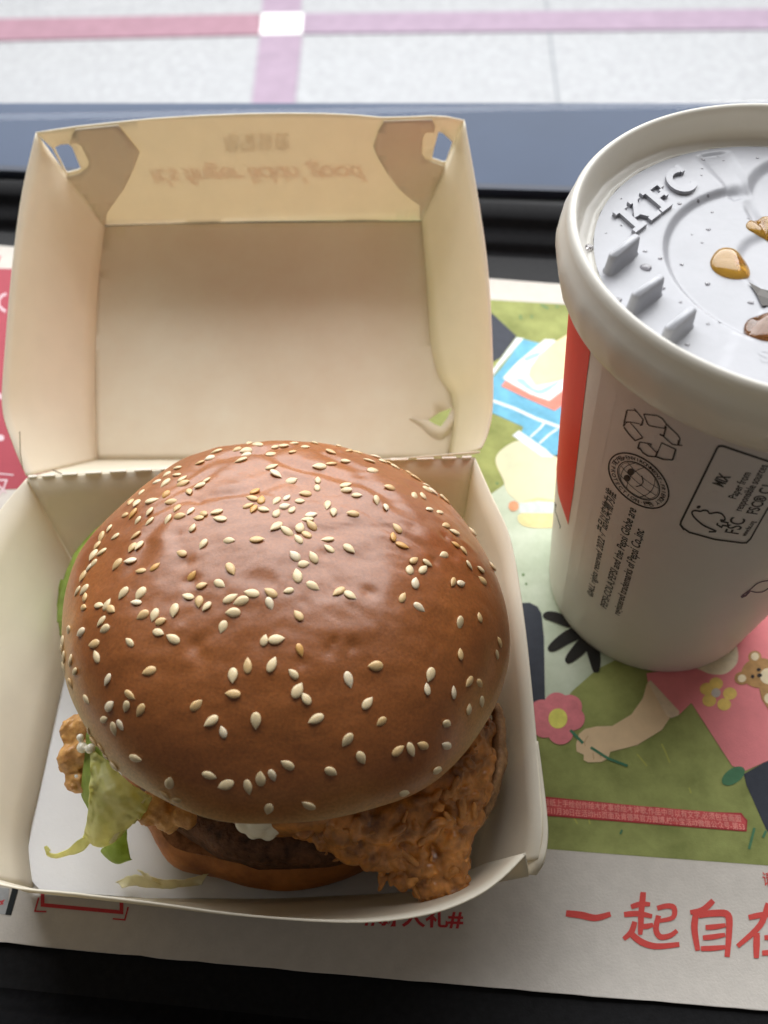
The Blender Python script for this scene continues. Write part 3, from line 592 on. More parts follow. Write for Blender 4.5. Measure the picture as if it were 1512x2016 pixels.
F_ = [(345,185,20),(408,245,280),(450,220,300),(1040,195,215),(1115,268,110),(1328,190,270),(215,275,100),(205,368,0),(298,390,120),(355,425,150),(552,433,345),(360,530,0),(770,595,80),(738,675,140),(818,708,0),(1027,548,340),(1135,605,200),(1275,620,285),(1358,567,90),(1433,545,290),(1410,762,255)]
G_ = [(260,173,205),(83,460,150),(350,498,330),(537,412,300),(453,302,235),(665,190,220),(765,370,40),(845,362,290),(920,338,160),(1063,338,160),(1067,203,335),(1008,490,0),(805,632,0),(213,710,150)]
H_ = [(1057,480,230),(1150,495,300),(908,582,90),(1170,665,270),(1048,738,85)]
GOLD = {(775,970), (1048,1038), (1252,808), (205,470), (160,410), (1187,748), (492,603), (615,575), (858,430), (930,815), (148,538)}
seeds = []
for lst, ox, oy, s in ((A_, 100, 860, 3.78), (B_, 460, 860, 3.78), (C3_, 700, 900, 4.725), (D_, 100, 1120, 3.78), (E_, 460, 1120, 3.78), (F_, 100, 1360, 3.287), (G_, 540, 1360, 3.15), (H_, 700, 1240, 4.725)):
    for x, y, a in lst: seeds.append((ox+x/s, oy+y/s, a, (x, y) in GOLD))
og = origin(bun)
for i, (x, y, a, gold) in enumerate(seeds):
    cx, cy = 560, 1240
    for k in range(12):
        hit = bvh.ray_cast(CAM, ray(x, y).normalized())
        if hit[0] is not None: break
        x += (cx-x)*.012; y += (cy-y)*.012
    if hit[0] is None: continue
    n_ = hit[1]; 
    if n_.dot(ray(x, y)) > 0: n_ = -n_
    dd = ray(x, y); imgd = rt*math.cos(math.radians(a))+up*math.sin(math.radians(a))
    # direction on the surface that is seen along the traced direction
    vw = dd.normalized(); tdir = imgd-vw*(imgd.dot(n_)/vw.dot(n_))
    if tdir.length > 3: tdir = imgd
    tdir = (tdir-n_*tdir.dot(n_)).normalized(); ty_ = n_.cross(tdir)
    tilt = Matrix.Rotation(random.uniform(-.28, .28), 3, 'X') @ Matrix.Rotation(random.uniform(-.12, .12), 3, 'Y')
    sc_ = random.uniform(.74, 1.02); sx, sy = sc_*random.uniform(.92, 1.1), sc_*random.uniform(.88, 1.1)
    R_ = Matrix((tdir, ty_, n_)).transposed() @ tilt @ Matrix.Diagonal((sx, sy, sc_))
    c_ = 3 if gold else random.choice((0, 0, 0, 0, 1, 2, 2))
    o = bpy.data.objects.new('sesame_seed', meshes[random.randrange(4)*4+c_]); COL.objects.link(o); o.parent = bun
    pos = (hit[0]+n_*random.uniform(.02, .26)-og)*S
    o.matrix_local = Matrix.Translation(pos) @ R_.to_4x4()

# ---- fillings
def ico(c, rx, ry, rz, rot=None, sub=1):
    bm = bmesh.new(); bmesh.ops.create_icosphere(bm, subdivisions=sub, radius=1)
    V = [Vector((v.co.x*rx, v.co.y*ry, v.co.z*rz)) for v in bm.verts]; F = [tuple(v.index for v in f.verts) for f in bm.faces]; bm.free()
    if rot: V = [rot @ v for v in V]
    return [v+Vector(c) for v in V], F
def fused(name, parts, m, parent, voxel, smooth=True):
    V, F = [], []
    for v, f in parts: b = len(V); V += v; F += [tuple(b+i for i in t) for t in f]
    o = mesh_obj(name, V, F, m, parent)
    md = o.modifiers.new('fuse', 'REMESH'); md.mode = 'VOXEL'; md.voxel_size = voxel*S; md.use_smooth_shade = smooth
    s = o.modifiers.new('relax', 'SMOOTH'); s.factor = .5; s.iterations = 1
    return o
def randrot(): return Matrix.Rotation(random.uniform(0, 6.3), 3, 'Z') @ Matrix.Rotation(random.uniform(0, 6.3), 3, 'X')
m_crust = mat('fried_crust', (.55, .225, .045), .34, .5, .45, 170, .4, 900, sss=.15, sssc=(1, .4, .1), dark=(.25, .082, .018), bdist=.0003, coat=.3, coatr=.3)
m_crust2 = mat('fried_crust_light', (.62, .34, .10), .5, .5, .3, 220, .5, 900, sss=.12, sssc=(1, .4, .1), dark=(.46, .19, .05), bdist=.0005, coat=.15, coatr=.3)
m_skin = mat('fried_edge_pale', (.46, .27, .13), .5, .5, .35, 300, .8, 700, dark=(.28, .15, .07), bdist=.0006)
def crusty(name, blobs, nubs, m, voxel=.42, seed=1, nr=(.55, 1.25)):
    random.seed(seed); parts = []; cs = []
    for x, y, z, r in blobs:
        c = at(x, y, z); cs.append((c, r)); v, f = ico(c, r, r, r*.9, None, 3)
        v = [c+(p-c)*(1+.22*fbm(tuple(p), .13, 3)) for p in v]; parts.append((v, f))
    for k in range(nubs):
        c, r = random.choice(cs); d = Vector((random.uniform(-1, 1), random.uniform(-1.2, .7), random.uniform(-.5, 1))).normalized()
        p = c+d*r*random.uniform(.93, 1.06); q = nr[0]+(nr[1]-nr[0])*random.random()**2.2; e = random.choice((1, 1.3, 1.9, 2.6))
        nn = Matrix.Rotation(random.uniform(0, 6.3), 3, d) @ d.to_track_quat('Z', 'X').to_matrix()
        parts.append(ico(p, q, q*e, q*.8, nn, 2))
    random.seed(99)
    return fused(name, parts, m, hb, voxel)
crusty('chicken_fillet', [(930, 1440, 33, 5.2), (928, 1500, 32, 5.5), (920, 1545, 31, 5.5), (895, 1595, 30, 5.8), (885, 1640, 28, 5), (888, 1690, 25, 4.2), (885, 1735, 22, 4.0), (850, 1745, 22, 4.0), (835, 1700, 25, 5.0), (800, 1660, 28, 5.6), (748, 1668, 28, 5.0),
        (700, 1648, 29, 5.2), (655, 1632, 30, 4.6), (600, 1622, 31, 3.6), (820, 1600, 31, 7.5), (750, 1600, 32, 7.5), (870, 1540, 33, 7.5), (795, 1722, 24, 2.8), (690, 1600, 33, 7), (900, 1470, 34, 8)], 1000, m_crust, .36, 5, (.35, 1.5))
crusty('chicken_tip', [(150, 1440, 34, 3.4), (143, 1492, 33, 3.6), (152, 1535, 31, 2.6), (175, 1480, 33, 4.2), (180, 1430, 35, 4)], 150, m_crust2, .4, 6, (.4, .9))
crusty('chicken_flake', [(290, 1598, 32, 3.0), (330, 1612, 31, 2.6), (365, 1606, 32, 2.6), (305, 1580, 33, 3.2)], 110, m_crust2, .4, 8, (.4, .9))
# pale folded edge of the fillet along the right-hand wall
V = []
ecl = catmull([at(975, 1385, 30), at(982, 1440, 29), at(982, 1500, 28), at(970, 1555, 27), at(950, 1608, 26), at(935, 1640, 25)], 10)
for i, p in enumerate(ecl):
    s = i/(len(ecl)-1); w = 1.9*math.sin(math.pi*min(1, .15+s*.85))**.6
    for k in range(12):
        t = 2*math.pi*k/12; q = p+Vector((math.cos(t)*w, 0, math.sin(t)*w*1.9)); q += Vector((1, .3, .5))*.8*fbm(tuple(q), .35, 3); V.append(q)
mesh_obj('fillet_edge', V, grid_faces(12, len(ecl), True), m_skin, hb, smooth=True)
m_flake = mat('crust_flake', (.56, .25, .062), .45, .5, .3, 250, .4, 900, sss=.12, sssc=(1, .4, .1), dark=(.36, .135, .03), bdist=.0003, coat=.2, coatr=.3)
FB = [(930, 1440, 33, 5.2), (928, 1500, 32, 5.5), (920, 1545, 31, 5.5), (895, 1595, 30, 5.8), (885, 1640, 28, 5), (888, 1690, 25, 4.2), (885, 1735, 22, 4.0), (850, 1745, 22, 4.0), (835, 1700, 25, 5.0), (800, 1660, 28, 5.6), (748, 1668, 28, 5.0),
      (700, 1648, 29, 5.2), (655, 1632, 30, 4.6), (600, 1622, 31, 3.6), (820, 1600, 31, 7.5), (750, 1600, 32, 7.5), (870, 1540, 33, 7.5), (795, 1722, 24, 2.8), (690, 1600, 33, 7), (900, 1470, 34, 8)]
parts = []
for x, y, a, l_, w_ in [(1170, 720, 88, 95, 38), (1110, 560, 70, 70, 26), (1045, 625, 75, 62, 22), (1090, 812, -45, 62, 24), (1262, 745, 88, 58, 24), (745, 790, 70, 60, 20), (740, 850, -60, 40, 18), (345, 925, -55, 60, 15), (300, 885, -10, 36, 13), (775, 1085, -40, 85, 26), (870, 970, 40, 50, 22),
                        (1095, 1190, 60, 58, 40), (1190, 1255, 20, 42, 32), (665, 1220, 70, 55, 26), (585, 1275, 60, 62, 20), (560, 1240, 80, 40, 16), (800, 1255, 20, 52, 42), (890, 1200, -50, 50, 18), (918, 1275, 80, 45, 17), (855, 1375, -60, 68, 26), (960, 1360, 30, 40, 24), (1020, 1395, 0, 38, 20),
                        (1085, 1395, 30, 38, 22), (1140, 1365, 40, 34, 22), (1170, 1310, 70, 36, 20), (1060, 1310, 10, 36, 20), (1180, 1130, 45, 44, 12), (1210, 1060, 75, 40, 14), (1240, 900, 80, 38, 16), (170, 900, 60, 36, 14), (160, 1060, 50, 34, 16), (470, 1150, 30, 40, 16), (240, 1105, 20, 34, 14), (1010, 900, 60, 44, 16),
                        (640, 1010, 30, 50, 20), (940, 1100, 70, 50, 18), (1100, 1010, -70, 52, 18), (520, 900, 10, 40, 15)]:
    px_, py_ = 600+x/3.78, 1400+y/3.78; d = ray(px_, py_).normalized(); best = None
    for bx, by, bz_, br in FB:
        c = at(bx, by, bz_); oc = CAM-c; b_ = oc.dot(d); q_ = b_*b_-(oc.dot(oc)-br*br)
        if q_ > 0:
            t_ = -b_-math.sqrt(q_)
            if best is None or t_ < best: best = t_
    if best is None:
        c = min((at(bx, by, bz_) for bx, by, bz_, br in FB), key=lambda c: (c-CAM-d*((c-CAM).dot(d))).length); best = (c-CAM).dot(d)
    p = CAM+d*best; k_ = best/FPX/3.78
    ax = (rt*math.cos(math.radians(a))+up*math.sin(math.radians(a))).normalized(); az = -d; ay = az.cross(ax).normalized(); Rm = Matrix((ax, ay, ax.cross(ay))).transposed()
    v, f = ico(p, l_*k_, w_*k_, w_*k_*.9, Rm, 2); v = [p+(q-p)*(1+.75*fbm(tuple(q), .5, 3)) for q in v]; parts.append((v, f))
fused('crust_flakes', parts, m_flake, hb, .3)['kind'] = 'stuff'
# patty
def disc(name, cx, cy, z0, z1, R, m, wob, sc, edge=2.0, outline=None, n=120):
    V = []; prof = [(0, 0), (.9, 0), (1-.0, .25), (1.01, .5), (1-.0, .78), (.96, .95), (.88, 1), (.6, 1.02), (.3, 1.0), (0.001, 1)]
    for r, h in prof:
        for i in range(n):
            t = 2*math.pi*i/n; rr = R*(outline(t) if outline else 1)*r
            p = Vector((cx+rr*math.cos(t), cy+rr*math.sin(t), z0+(z1-z0)*h)); k = wob*fbm(tuple(p), sc, 4)*(1 if r > .2 else 0)
            V.append(p+Vector((math.cos(t), math.sin(t), .6))*k)
    return mesh_obj(name, V, grid_faces(n, len(prof), True), m, hb, smooth=True)
m_patty = mat('patty_meat', (.13, .058, .028), .6, .3, .5, 300, 1.0, 600, dark=(.05, .022, .011), bdist=.0009)
m_botbun = mat('bottom_bun_side', (.42, .165, .045), .6, .35, .35, 70, .6, 500, dark=(.26, .085, .026), bdist=.0005, sss=.1, sssc=(1, .4, .15))
m_botcut = mat('bottom_bun_cut', (.30, .13, .055), .85, .2, .4, 260, .9, 500, dark=(.16, .06, .025), bdist=.0006)
disc('patty', -24, 96.5, 14.5, 25, 44.5, m_patty, 1.3, .12)
disc('chicken_core', -18, 100, 24, 40, 44, m_crust, 1.5, .08)
def bout(t):
    # squashed where the left front of the bun meets the box
    a = math.degrees(t) % 360
    return 1+.055*math.exp(-((a-236)/9)**2)
V = []; n = 140; prof = [(0.001, 0), (.90, 0), (.955, .06), (.985, .2), (1, .42), (.995, .66), (.98, .84), (.96, .95), (.94, 1)]
for r, h in prof:
    for i in range(n):
        t = 2*math.pi*i/n; rr = 47.4*bout(t)*r; p = Vector((-26+rr*math.cos(t), 97.2+rr*math.sin(t), 1+15*h)); V.append(p+Vector((math.cos(t), math.sin(t), 0))*.5*fbm(tuple(p), .06, 3))
mesh_obj('bottom_bun', V, grid_faces(n, len(prof), True), m_botbun, hb, smooth=True)
V = []; prof = [(.94, 1), (.90, 1.03), (.86, .98), (.7, .97), (.4, .97), (0.001, .97)]
for r, h in prof:
    for i in range(n):
        t = 2*math.pi*i/n; rr = 47.4*bout(t)*r; p = Vector((-26+rr*math.cos(t), 97.2+rr*math.sin(t), 1+15*h)); V.append(p+Vector((0, 0, .6))*fbm(tuple(p), .3, 3)+Vector((math.cos(t), math.sin(t), 0))*.5*fbm((p.x, p.y, 16), .06, 3))
mesh_obj('bun_cut_face', V, grid_faces(n, len(prof), True), m_botcut, hb, smooth=True)
# lettuce
def leafmat(name, c, c2):
    return mat(name, c, .35, .5, .28, 140, .9, 420, trans=.58, dark=c2, bdist=.0006, sss=0)
m_let = leafmat('lettuce_pale', (.86, .86, .44), (.70, .78, .26)); m_let2 = leafmat('lettuce_green', (.52, .66, .17), (.38, .54, .10)); m_let3 = leafmat('lettuce_white', (.90, .88, .66), (.78, .78, .48))
def leaf(name, rows, m, amp=.9, fr=.14, n=8):
    """crinkled sheet through rows of traced points (x, y, height)"""
    g = [catmull([at(*q) for q in r], n) for r in rows]; cols = list(zip(*g)); cc = [catmull(c, n) for c in cols]; nu, nv = len(cc), len(cc[0])
    V = []
    for j in range(nv):
        for i in range(nu):
            p = cc[i][j]; k = fbm(tuple(p), fr, 3)*amp+.3*fbm(tuple(p), .45, 2)+1.3*abs(2*i/(nu-1)-1)**2*fbm(tuple(p), .5, 2)*min(1, amp); e = abs(2*i/(nu-1)-1)**3*.35*math.sin(j*.7); V.append(p+Vector((.2, -.55, .8))*(k+e*amp))
    return mesh_obj(name, V, grid_faces(nu, nv), m, hb, smooth=True, solid=.16, offset=0)
leaf('lettuce_leaf', [[(175, 1470, 40), (212, 1500, 40), (250, 1535, 40), (300, 1570, 39)], [(178, 1520, 40), (208, 1545, 41), (245, 1570, 40), (285, 1602, 37)], [(176, 1570, 37), (200, 1590, 38), (235, 1605, 37), (268, 1618, 33)],
        [(170, 1620, 32), (190, 1640, 33), (215, 1648, 31), (246, 1640, 28)], [(163, 1648, 27), (184, 1664, 28), (205, 1666, 26), (228, 1655, 24)]], m_let, 1.7, .13, 14)
leaf('lettuce_leaf', [[(288, 1570, 40), (276, 1582, 39), (262, 1590, 38)], [(272, 1596, 37), (254, 1600, 37), (238, 1598, 36)], [(250, 1606, 34), (234, 1612, 35), (220, 1612, 34)], [(240, 1630, 31), (226, 1634, 32), (214, 1630, 31)], [(226, 1658, 27), (217, 1660, 28), (210, 1655, 27)]], m_let3, .6, .25, 8)
leaf('lettuce_leaf', [[(222, 1625, 28), (238, 1622, 28), (252, 1618, 27)], [(214, 1655, 24), (232, 1652, 24), (250, 1650, 23)], [(200, 1672, 21), (228, 1690, 22), (256, 1684, 21)], [(198, 1680, 19), (228, 1700, 20), (260, 1692, 19)]], m_let2, .8)
leaf('lettuce_leaf', [[(186, 1648, 26), (176, 1640, 26)], [(166, 1672, 24), (150, 1656, 25)], [(140, 1683, 22), (132, 1672, 23)], [(108, 1690, 20), (104, 1681, 21)], [(92, 1683, 20), (88, 1668, 21)], [(100, 1674, 22), (92, 1664, 22)]], m_let, .5)
leaf('lettuce_leaf', [[(170, 1440, 38), (200, 1470, 39), (232, 1520, 39)], [(168, 1480, 37), (190, 1510, 38), (215, 1550, 37)], [(162, 1530, 34), (178, 1550, 35), (200, 1580, 34)], [(160, 1565, 29), (172, 1590, 30), (186, 1610, 30)]], m_let2, .9)
leaf('lettuce_leaf', [[(205, 1030, 30), (225, 1060, 40), (250, 1090, 44)], [(165, 1065, 26), (190, 1100, 38), (225, 1130, 42)], [(132, 1120, 22), (160, 1150, 35), (200, 1180, 42)], [(118, 1180, 20), (148, 1195, 32), (190, 1210, 42)], [(112, 1225, 18), (138, 1230, 28), (180, 1240, 40)]], m_let2, 2.2, .1)
leaf('lettuce_leaf', [[(120, 1140, 14), (150, 1150, 24), (180, 1170, 30)], [(112, 1190, 12), (135, 1205, 22), (165, 1215, 30)], [(118, 1250, 10), (135, 1262, 18), (160, 1270, 28)]], m_let2, 1.8, .12)
leaf('lettuce_shred', [[(228, 1734, 2), (240, 1745, 4)], [(262, 1724, 6), (270, 1744, 4)], [(300, 1726, 8), (306, 1750, 4)], [(345, 1732, 9), (345, 1748, 5)], [(385, 1726, 10), (386, 1742, 6)], [(410, 1720, 11), (398, 1738, 8)]], m_let3, .7, .2)
leaf('lettuce_shred', [[(270, 1712, 6), (283, 1716, 9)], [(286, 1728, 8), (298, 1728, 10)], [(300, 1748, 5), (318, 1744, 6)]], m_let3, .5, .2)
# mayonnaise
m_mayo = mat('mayonnaise', (.88, .84, .68), .25, .5, 0, sss=.3, sssc=(1, .9, .7), coat=.3)
fused('mayonnaise', [ico(at(x, y, z), r, r, r*.8, None, 3) for x, y, z, r in ((485, 1618, 33, 2.6), (510, 1622, 33, 3.2), (538, 1620, 33, 2.8), (500, 1636, 32, 1.9), (528, 1637, 32, 2.1), (515, 1600, 35, 4), (550, 1626, 33, 1.7))], m_mayo, hb, .4)
fused('mayonnaise', [ico(at(x, y, z), r, r, r, None, 3) for x, y, z, r in ((162, 1472, 39, 1.3), (158, 1452, 40, .9), (178, 1474, 40, 1.2), (150, 1530, 33, .7))], m_mayo, hb, .3)

# ================================================================== drink cup
CX, CY = 82.2, 139.7; CC = Vector((CX, CY, 0))
cup = thing('drink_cup', 'white paper drink cup with a red panel and black print under a plastic lid', 'cup', (CX, CY, .1))
RB0, RT0, CH = 31.1, 43.0, 118.0
def cr_(z): return RB0+(RT0-RB0)*z/CH
def rev(name, prof, m, parent, n=180, smooth=True, a0=0, a1=360, wob=None):
    V = []; closed = a1-a0 >= 360; k = n if closed else n+1
    for r, z in prof:
        for i in range(k):
            t = math.radians(a0+(a1-a0)*i/n); rr = r+(wob(t, z) if wob else 0); V.append((CX+rr*math.cos(t), CY+rr*math.sin(t), z))
    return mesh_obj(name, V, grid_faces(k, len(prof), closed), m, parent, smooth=smooth)
m_cup = mat('cup_paper', srgb(224, 219, 213), .42, .45, .02, 90, .25, 1200, bdist=.0001)
body = rev('cup_body', [(0.01, 5), (RB0-1.6, 5), (RB0-1.8, .6), (RB0-1.2, .1), (RB0-.3, .2), (RB0, 1.2)]+[(cr_(z), z) for z in range(2, 119, 4)]+[(RT0, 118), (RT0-.5, 119)], m_cup, cup)
def cone_hit(px, py, off=.08):
    """point of the cup wall seen at a traced pixel"""
    d = ray(px, py); k = (RT0-RB0)/CH; o = CAM-CC
    a = d.x*d.x+d.y*d.y-k*k*d.z*d.z; b = 2*(o.x*d.x+o.y*d.y)-2*k*d.z*(RB0+k*o.z); c = o.x*o.x+o.y*o.y-(RB0+k*o.z)**2
    D_ = b*b-4*a*c
    if D_ < 0: D_ = 0
    t = (-b-math.sqrt(D_))/(2*a); return CAM+d*t
def uv_of(p): return (math.atan2(p.y-CY, p.x-CX), p.z)
def on_cone(a, z, off=.08): r = cr_(z)+off; return Vector((CX+r*math.cos(a), CY+r*math.sin(a), z))
def cup_print(name, polys, m, lay=0):
    V, F = [], []
    for k, (v, f) in enumerate(polys):
        b = len(V)
        for q in v: a, z = uv_of(cone_hit(*q)); V.append(on_cone(a, z, .06+.03*lay+.003*k))
        F += [tuple(b+i for i in t) for t in f]
    return mesh_obj(name, V, F, m, body)
def dens(l, step=6):
    o = []
    for i in range(len(l)-1):
        n_ = max(1, int(math.dist(l[i], l[i+1])/step)); o += [(l[i][0]+(l[i+1][0]-l[i][0])*k/n_, l[i][1]+(l[i+1][1]-l[i][1])*k/n_) for k in range(n_)]
    return o+[l[-1]]
m_ink = mat('ink_black', srgb(38, 34, 34), .45); m_cred = mat('cup_red', srgb(222, 30, 26), .5, .3, .03, 200); m_navy = mat('ink_navy', srgb(24, 28, 72), .45)
# red panel: runs round the far side, its near edge follows the cup from under the lid down to a point
c4c = lambda l: SC(l, 3.252, 1060, 720)
edge = [(1163, 690), (1156, 740), (1150, 790), (1143, 850), (1136, 910), (1129, 970), (1119, 1033)]
ea = [uv_of(cone_hit(*q)) for q in edge]
V = []; zs = [117-(117-ea[-1][1])*i/40 for i in range(41)]; nn = 24
def ang_at(z):
    e = sorted(ea, key=lambda t: t[1])
    if z <= e[0][1]: return e[0][0]
    for (a1, z1), (a2, z2) in zip(e, e[1:]):
        if z1 <= z <= z2: return a1+(a2-a1)*(z-z1)/(z2-z1)
    (a1, z1), (a2, z2) = e[-2], e[-1]; return a2+(a2-a1)*(z-z2)/(z2-z1)
norm = lambda a: a if a > 0 else a+2*math.pi
ztip = ea[-1][1]
for z in zs:
    a1 = norm(ang_at(z)); t = (z-ztip)/(117-ztip); span = 2.6*min(1, t*3.2)**.75
    for i in range(nn+1): V.append(on_cone(a1-span*i/nn, z, .07))
mesh_obj('red_panel', V, grid_faces(nn+1, 41), m_cred, body, smooth=True)
# side seam of the paper
sa = [uv_of(cone_hit(*q)) for q in ((1186, 735), (1152, 920), (1118, 1123), (1106, 1200))]
da = norm(sa[0][0]); V = []
for i in range(31):
    z = 3+112*i/30; e = sorted(sa, key=lambda t: t[1]); 
    a = norm(e[0][0])+(norm(e[-1][0])-norm(e[0][0]))*(z-e[0][1])/(e[-1][1]-e[0][1])
    for w, h in ((-.010, .02), (-.0035, .02), (-.002, .26), (.05, .10), (.12, .03)): V.append(on_cone(a+w, z, h))
mesh_obj('side_seam', V, grid_faces(5, 31), m_cup, body, smooth=False)
# curved script beside the red panel
cup_print('script_lettering', [ribbon2d(dens(c4c([(105, 872), (112, 900), (108, 930), (120, 960), (128, 990), (142, 1030), (138, 1042)])), 1.6), ribbon2d(dens(c4c([(104, 895), (116, 888), (112, 905)])), 1.3)], m_ink)
# recycling mark
c7 = lambda l: SC(l, 3.958, 1130, 780)
rec = [([(415, 108), (395, 190), (388, 235)], 3.2), ([(415, 108), (475, 110), (500, 130), (540, 182), (525, 220)], 1.8), ([(470, 95), (500, 130)], 1.8), ([(540, 182), (530, 222), (515, 225)], 3), ([(398, 200), (440, 200), (515, 215)], 1.6), ([(388, 235), (410, 205), (440, 200)], 1.6),
       ([(390, 240), (430, 295), (478, 345)], 2.6), ([(478, 345), (538, 322)], 2.6), ([(538, 322), (480, 250), (440, 205)], 1.6),
       ([(545, 138), (575, 215), (590, 228)], 2), ([(545, 138), (650, 150), (690, 172), (720, 215), (810, 300), (828, 330), (818, 375)], 2.0), ([(590, 228), (650, 240), (705, 248), (722, 215)], 1.8), ([(720, 235), (700, 310), (670, 295)], 3.0), ([(700, 312), (740, 350), (770, 375), (845, 382)], 2.0), ([(818, 340), (812, 380)], 3),
       ([(515, 355), (500, 400), (512, 412)], 3), ([(515, 355), (605, 372), (600, 385)], 1.8), ([(575, 368), (650, 442)], 1.6), ([(512, 400), (540, 440), (580, 465), (640, 470)], 2.4), ([(640, 470), (685, 362), (795, 412)], 1.9), ([(795, 412), (770, 495)], 3.2), ([(770, 495), (700, 490), (630, 465)], 2.6), ([(640, 462), (655, 425)], 3)]
cup_print('recycling_mark', [ribbon2d(dens(c7(l)), w) for l, w in rec], m_ink)
# round emblem with globe and lettering
def ring(cx, cy, rx, ry, rot, w, n=60):
    p = ell(cx, cy, rx, ry, rot, n); p.append(p[0]); return ribbon2d(p, w)
ecx, ecy = 505/3.958+1130, 657/3.958+780; ROT = 40
def eo(u, v):
    """emblem plane to pixels"""
    c, s = math.cos(math.radians(ROT)), math.sin(math.radians(ROT)); x, y = u*69, v*41; return (ecx+x*c-y*s, ecy+x*s+y*c)
def ering(r, w, n=64): return ribbon2d([eo(r*math.cos(i*2*math.pi/n), r*math.sin(i*2*math.pi/n)) for i in range(n+1)], w)
em = [ering(1, 3.0), ering(.70, 2.0), ering(.655, .8)]
for k in (-.33, 0, .33): em.append(ribbon2d([eo(.66*math.cos(t)*(1 if True else 1), .66*math.sin(t)*0+k*1.0) if False else eo(math.sqrt(max(0, .4356-k*k))*t, k+.10*(1-t*t)) for t in [i/8-1 for i in range(17)]], .9))
for k in (-.4, -.12, .32): em.append(ribbon2d([eo(k+.14*(1-t*t)*(1 if k > 0 else -1), math.sqrt(max(0, .4356-k*k))*t) for t in [i/8-1 for i in range(17)]], 1.2))
cup_print('emblem_globe', em, m_ink)
ey_ = [PG([eo(-.33+.10*math.cos(t), -.08+.17*math.sin(t)) for t in [i*math.pi/8 for i in range(16)]]), PG([eo(-.30+.10*math.cos(t), .26+.15*math.sin(t)) for t in [i*math.pi/8 for i in range(16)]]), ribbon2d([eo(-.02, -.28), eo(.12, -.10), eo(.14, .1), eo(.05, .30)], 1.8)]
cup_print('emblem_face', ey_, m_ink, 1)
def arc_text(s, a0, a1, r, h, flip=False):
    polys = []; n_ = len(s)
    for i, ch in enumerate(s):
        if ch == ' ': continue
        v, f = text2d(ch, .02); xm = (max(a for a, b in v)+min(a for a, b in v))/2; a = math.radians(a0+(a1-a0)*(i+.5)/n_)
        e = 1 if not flip else -1
        q = [eo((r+e*(b-.35)*h)*math.cos(a)-e*(x-xm)*h*math.sin(a)*1.0*(-1 if True else 1), (r+e*(b-.35)*h)*math.sin(a)+e*(x-xm)*h*math.cos(a)*(-1 if False else 1)) for x, b in v] if False else [eo((r+e*(b-.35)*h)*math.cos(a)-(x-xm)*e*h*math.sin(a), (r+e*(b-.35)*h)*math.sin(a)+(x-xm)*e*h*math.cos(a)) for x, b in v]
        polys.append((q, f))
    return polys
cup_print('emblem_lettering', arc_text('环保产品×ENVIRONMENT-FRIENDLY', -190, 20, .84, .19)+arc_text('PROTECTION·绿色', 165, 30, .84, .19, True), m_ink)
# lettering that climbs the cup
def cup_text(s, p0, p1, h, name, m, bold=0.0, shear=0.0, serif=False, sideways=None):
    """baseline from p0 to p1, letters rising to the left of it; h = height in millimetres"""
    v, f = text2d(s, bold, shear); x0 = min(a for a, b in v); w = max(a for a, b in v)-x0
    a0, z0 = uv_of(cone_hit(*p0)); a1, z1 = uv_of(cone_hit(*p1)); a0, a1 = norm(a0), norm(a1)
    rm = cr_((z0+z1)/2); du, dz = (a1-a0)*rm, z1-z0; ln = math.hypot(du, dz); ux, uz = du/ln, dz/ln; wx, wz = -uz, ux
    V = []
    for a, b in v:
        x = (a-x0)/w*ln; y = b/.72*h; V.append(on_cone(a0+(ux*x+wx*y)/rm, z0+uz*x+wz*y, .07))
    return mesh_obj(name, V, f, m, body)
c8 = lambda x, y: (x/3.67+1100, y/3.67+950)
cup_text('©ALL rights reserved 2022 · ', c8(245, 832), c8(338, 395), 2.1, 'small_print', m_ink, .012)
cup_text('产品以实物为准', c8(330, 385), c8(416, 85), 2.5, 'small_print', m_ink, .015)
cup_text('PEPSI-COLA,PEPSI and the Pepsi Globe are', c8(345, 915), c8(562, 200), 2.2, 'small_print', m_ink, .014)
cup_text('registered trademarks of Pepsi Co.,inc', c8(440, 962), c8(618, 352), 2.2, 'small_print', m_ink, .014)
# paper certification label
fr = c7([(860, 1040), (830, 1000), (835, 975), (1115, 405), (1130, 388), (1165, 388), (1330, 445), (1512, 505), (1700, 570), (1720, 600)])
cup_print('label_frame', [ribbon2d(dens(fr), 4.2), ribbon2d(dens(c7([(850, 1025), (900, 1060), (1100, 1115), (1310, 1142), (1345, 1140), (1375, 1110), (1500, 890), (1720, 560)])), 3.4)], m_ink)
cup_text('MIX', c7([(1160, 708)])[0], c7([(1222, 625)])[0], 2.2, 'label_lettering', m_ink, .03)
cup_text('Paper from', c7([(1262, 800)])[0], c7([(1382, 600)])[0], 1.6, 'label_lettering', m_ink, .012)
cup_text('responsible sources', c7([(1305, 895)])[0], c7([(1515, 540)])[0], 1.6, 'label_lettering', m_ink, .012)
cup_text('FSC® C1', c7([(1425, 920)])[0], c7([(1560, 700)])[0], 2.2, 'label_lettering', m_ink, .02)
cup_text('FSC', c7([(1280, 1075)])[0], c7([(1340, 955)])[0], 2.9, 'label_lettering', m_ink, .012)
cup_text('www.fsc.org', c7([(1340, 1090)])[0], c7([(1415, 975)])[0], 1.1, 'label_lettering', m_ink, .02)
tree = [(1050, 1055), (1105, 1050), (1010, 1005), (940, 945), (920, 905), (940, 890), (985, 895), (1010, 888), (1040, 892), (1060, 912), (1110, 905), (1150, 915), (1175, 945), (1172, 965), (1140, 962)]
cup_print('tree_mark', [ribbon2d(dens(sm(c7(tree))), 3.4), ribbon2d(dens(c7([(1140, 962), (1150, 975), (1200, 985), (1195, 1010), (1160, 1005), (1150, 1020), (1115, 1000), (1120, 985)])), 3.2), PG(c7(ell(972, 862, 17, 11, -20)))], m_ink)
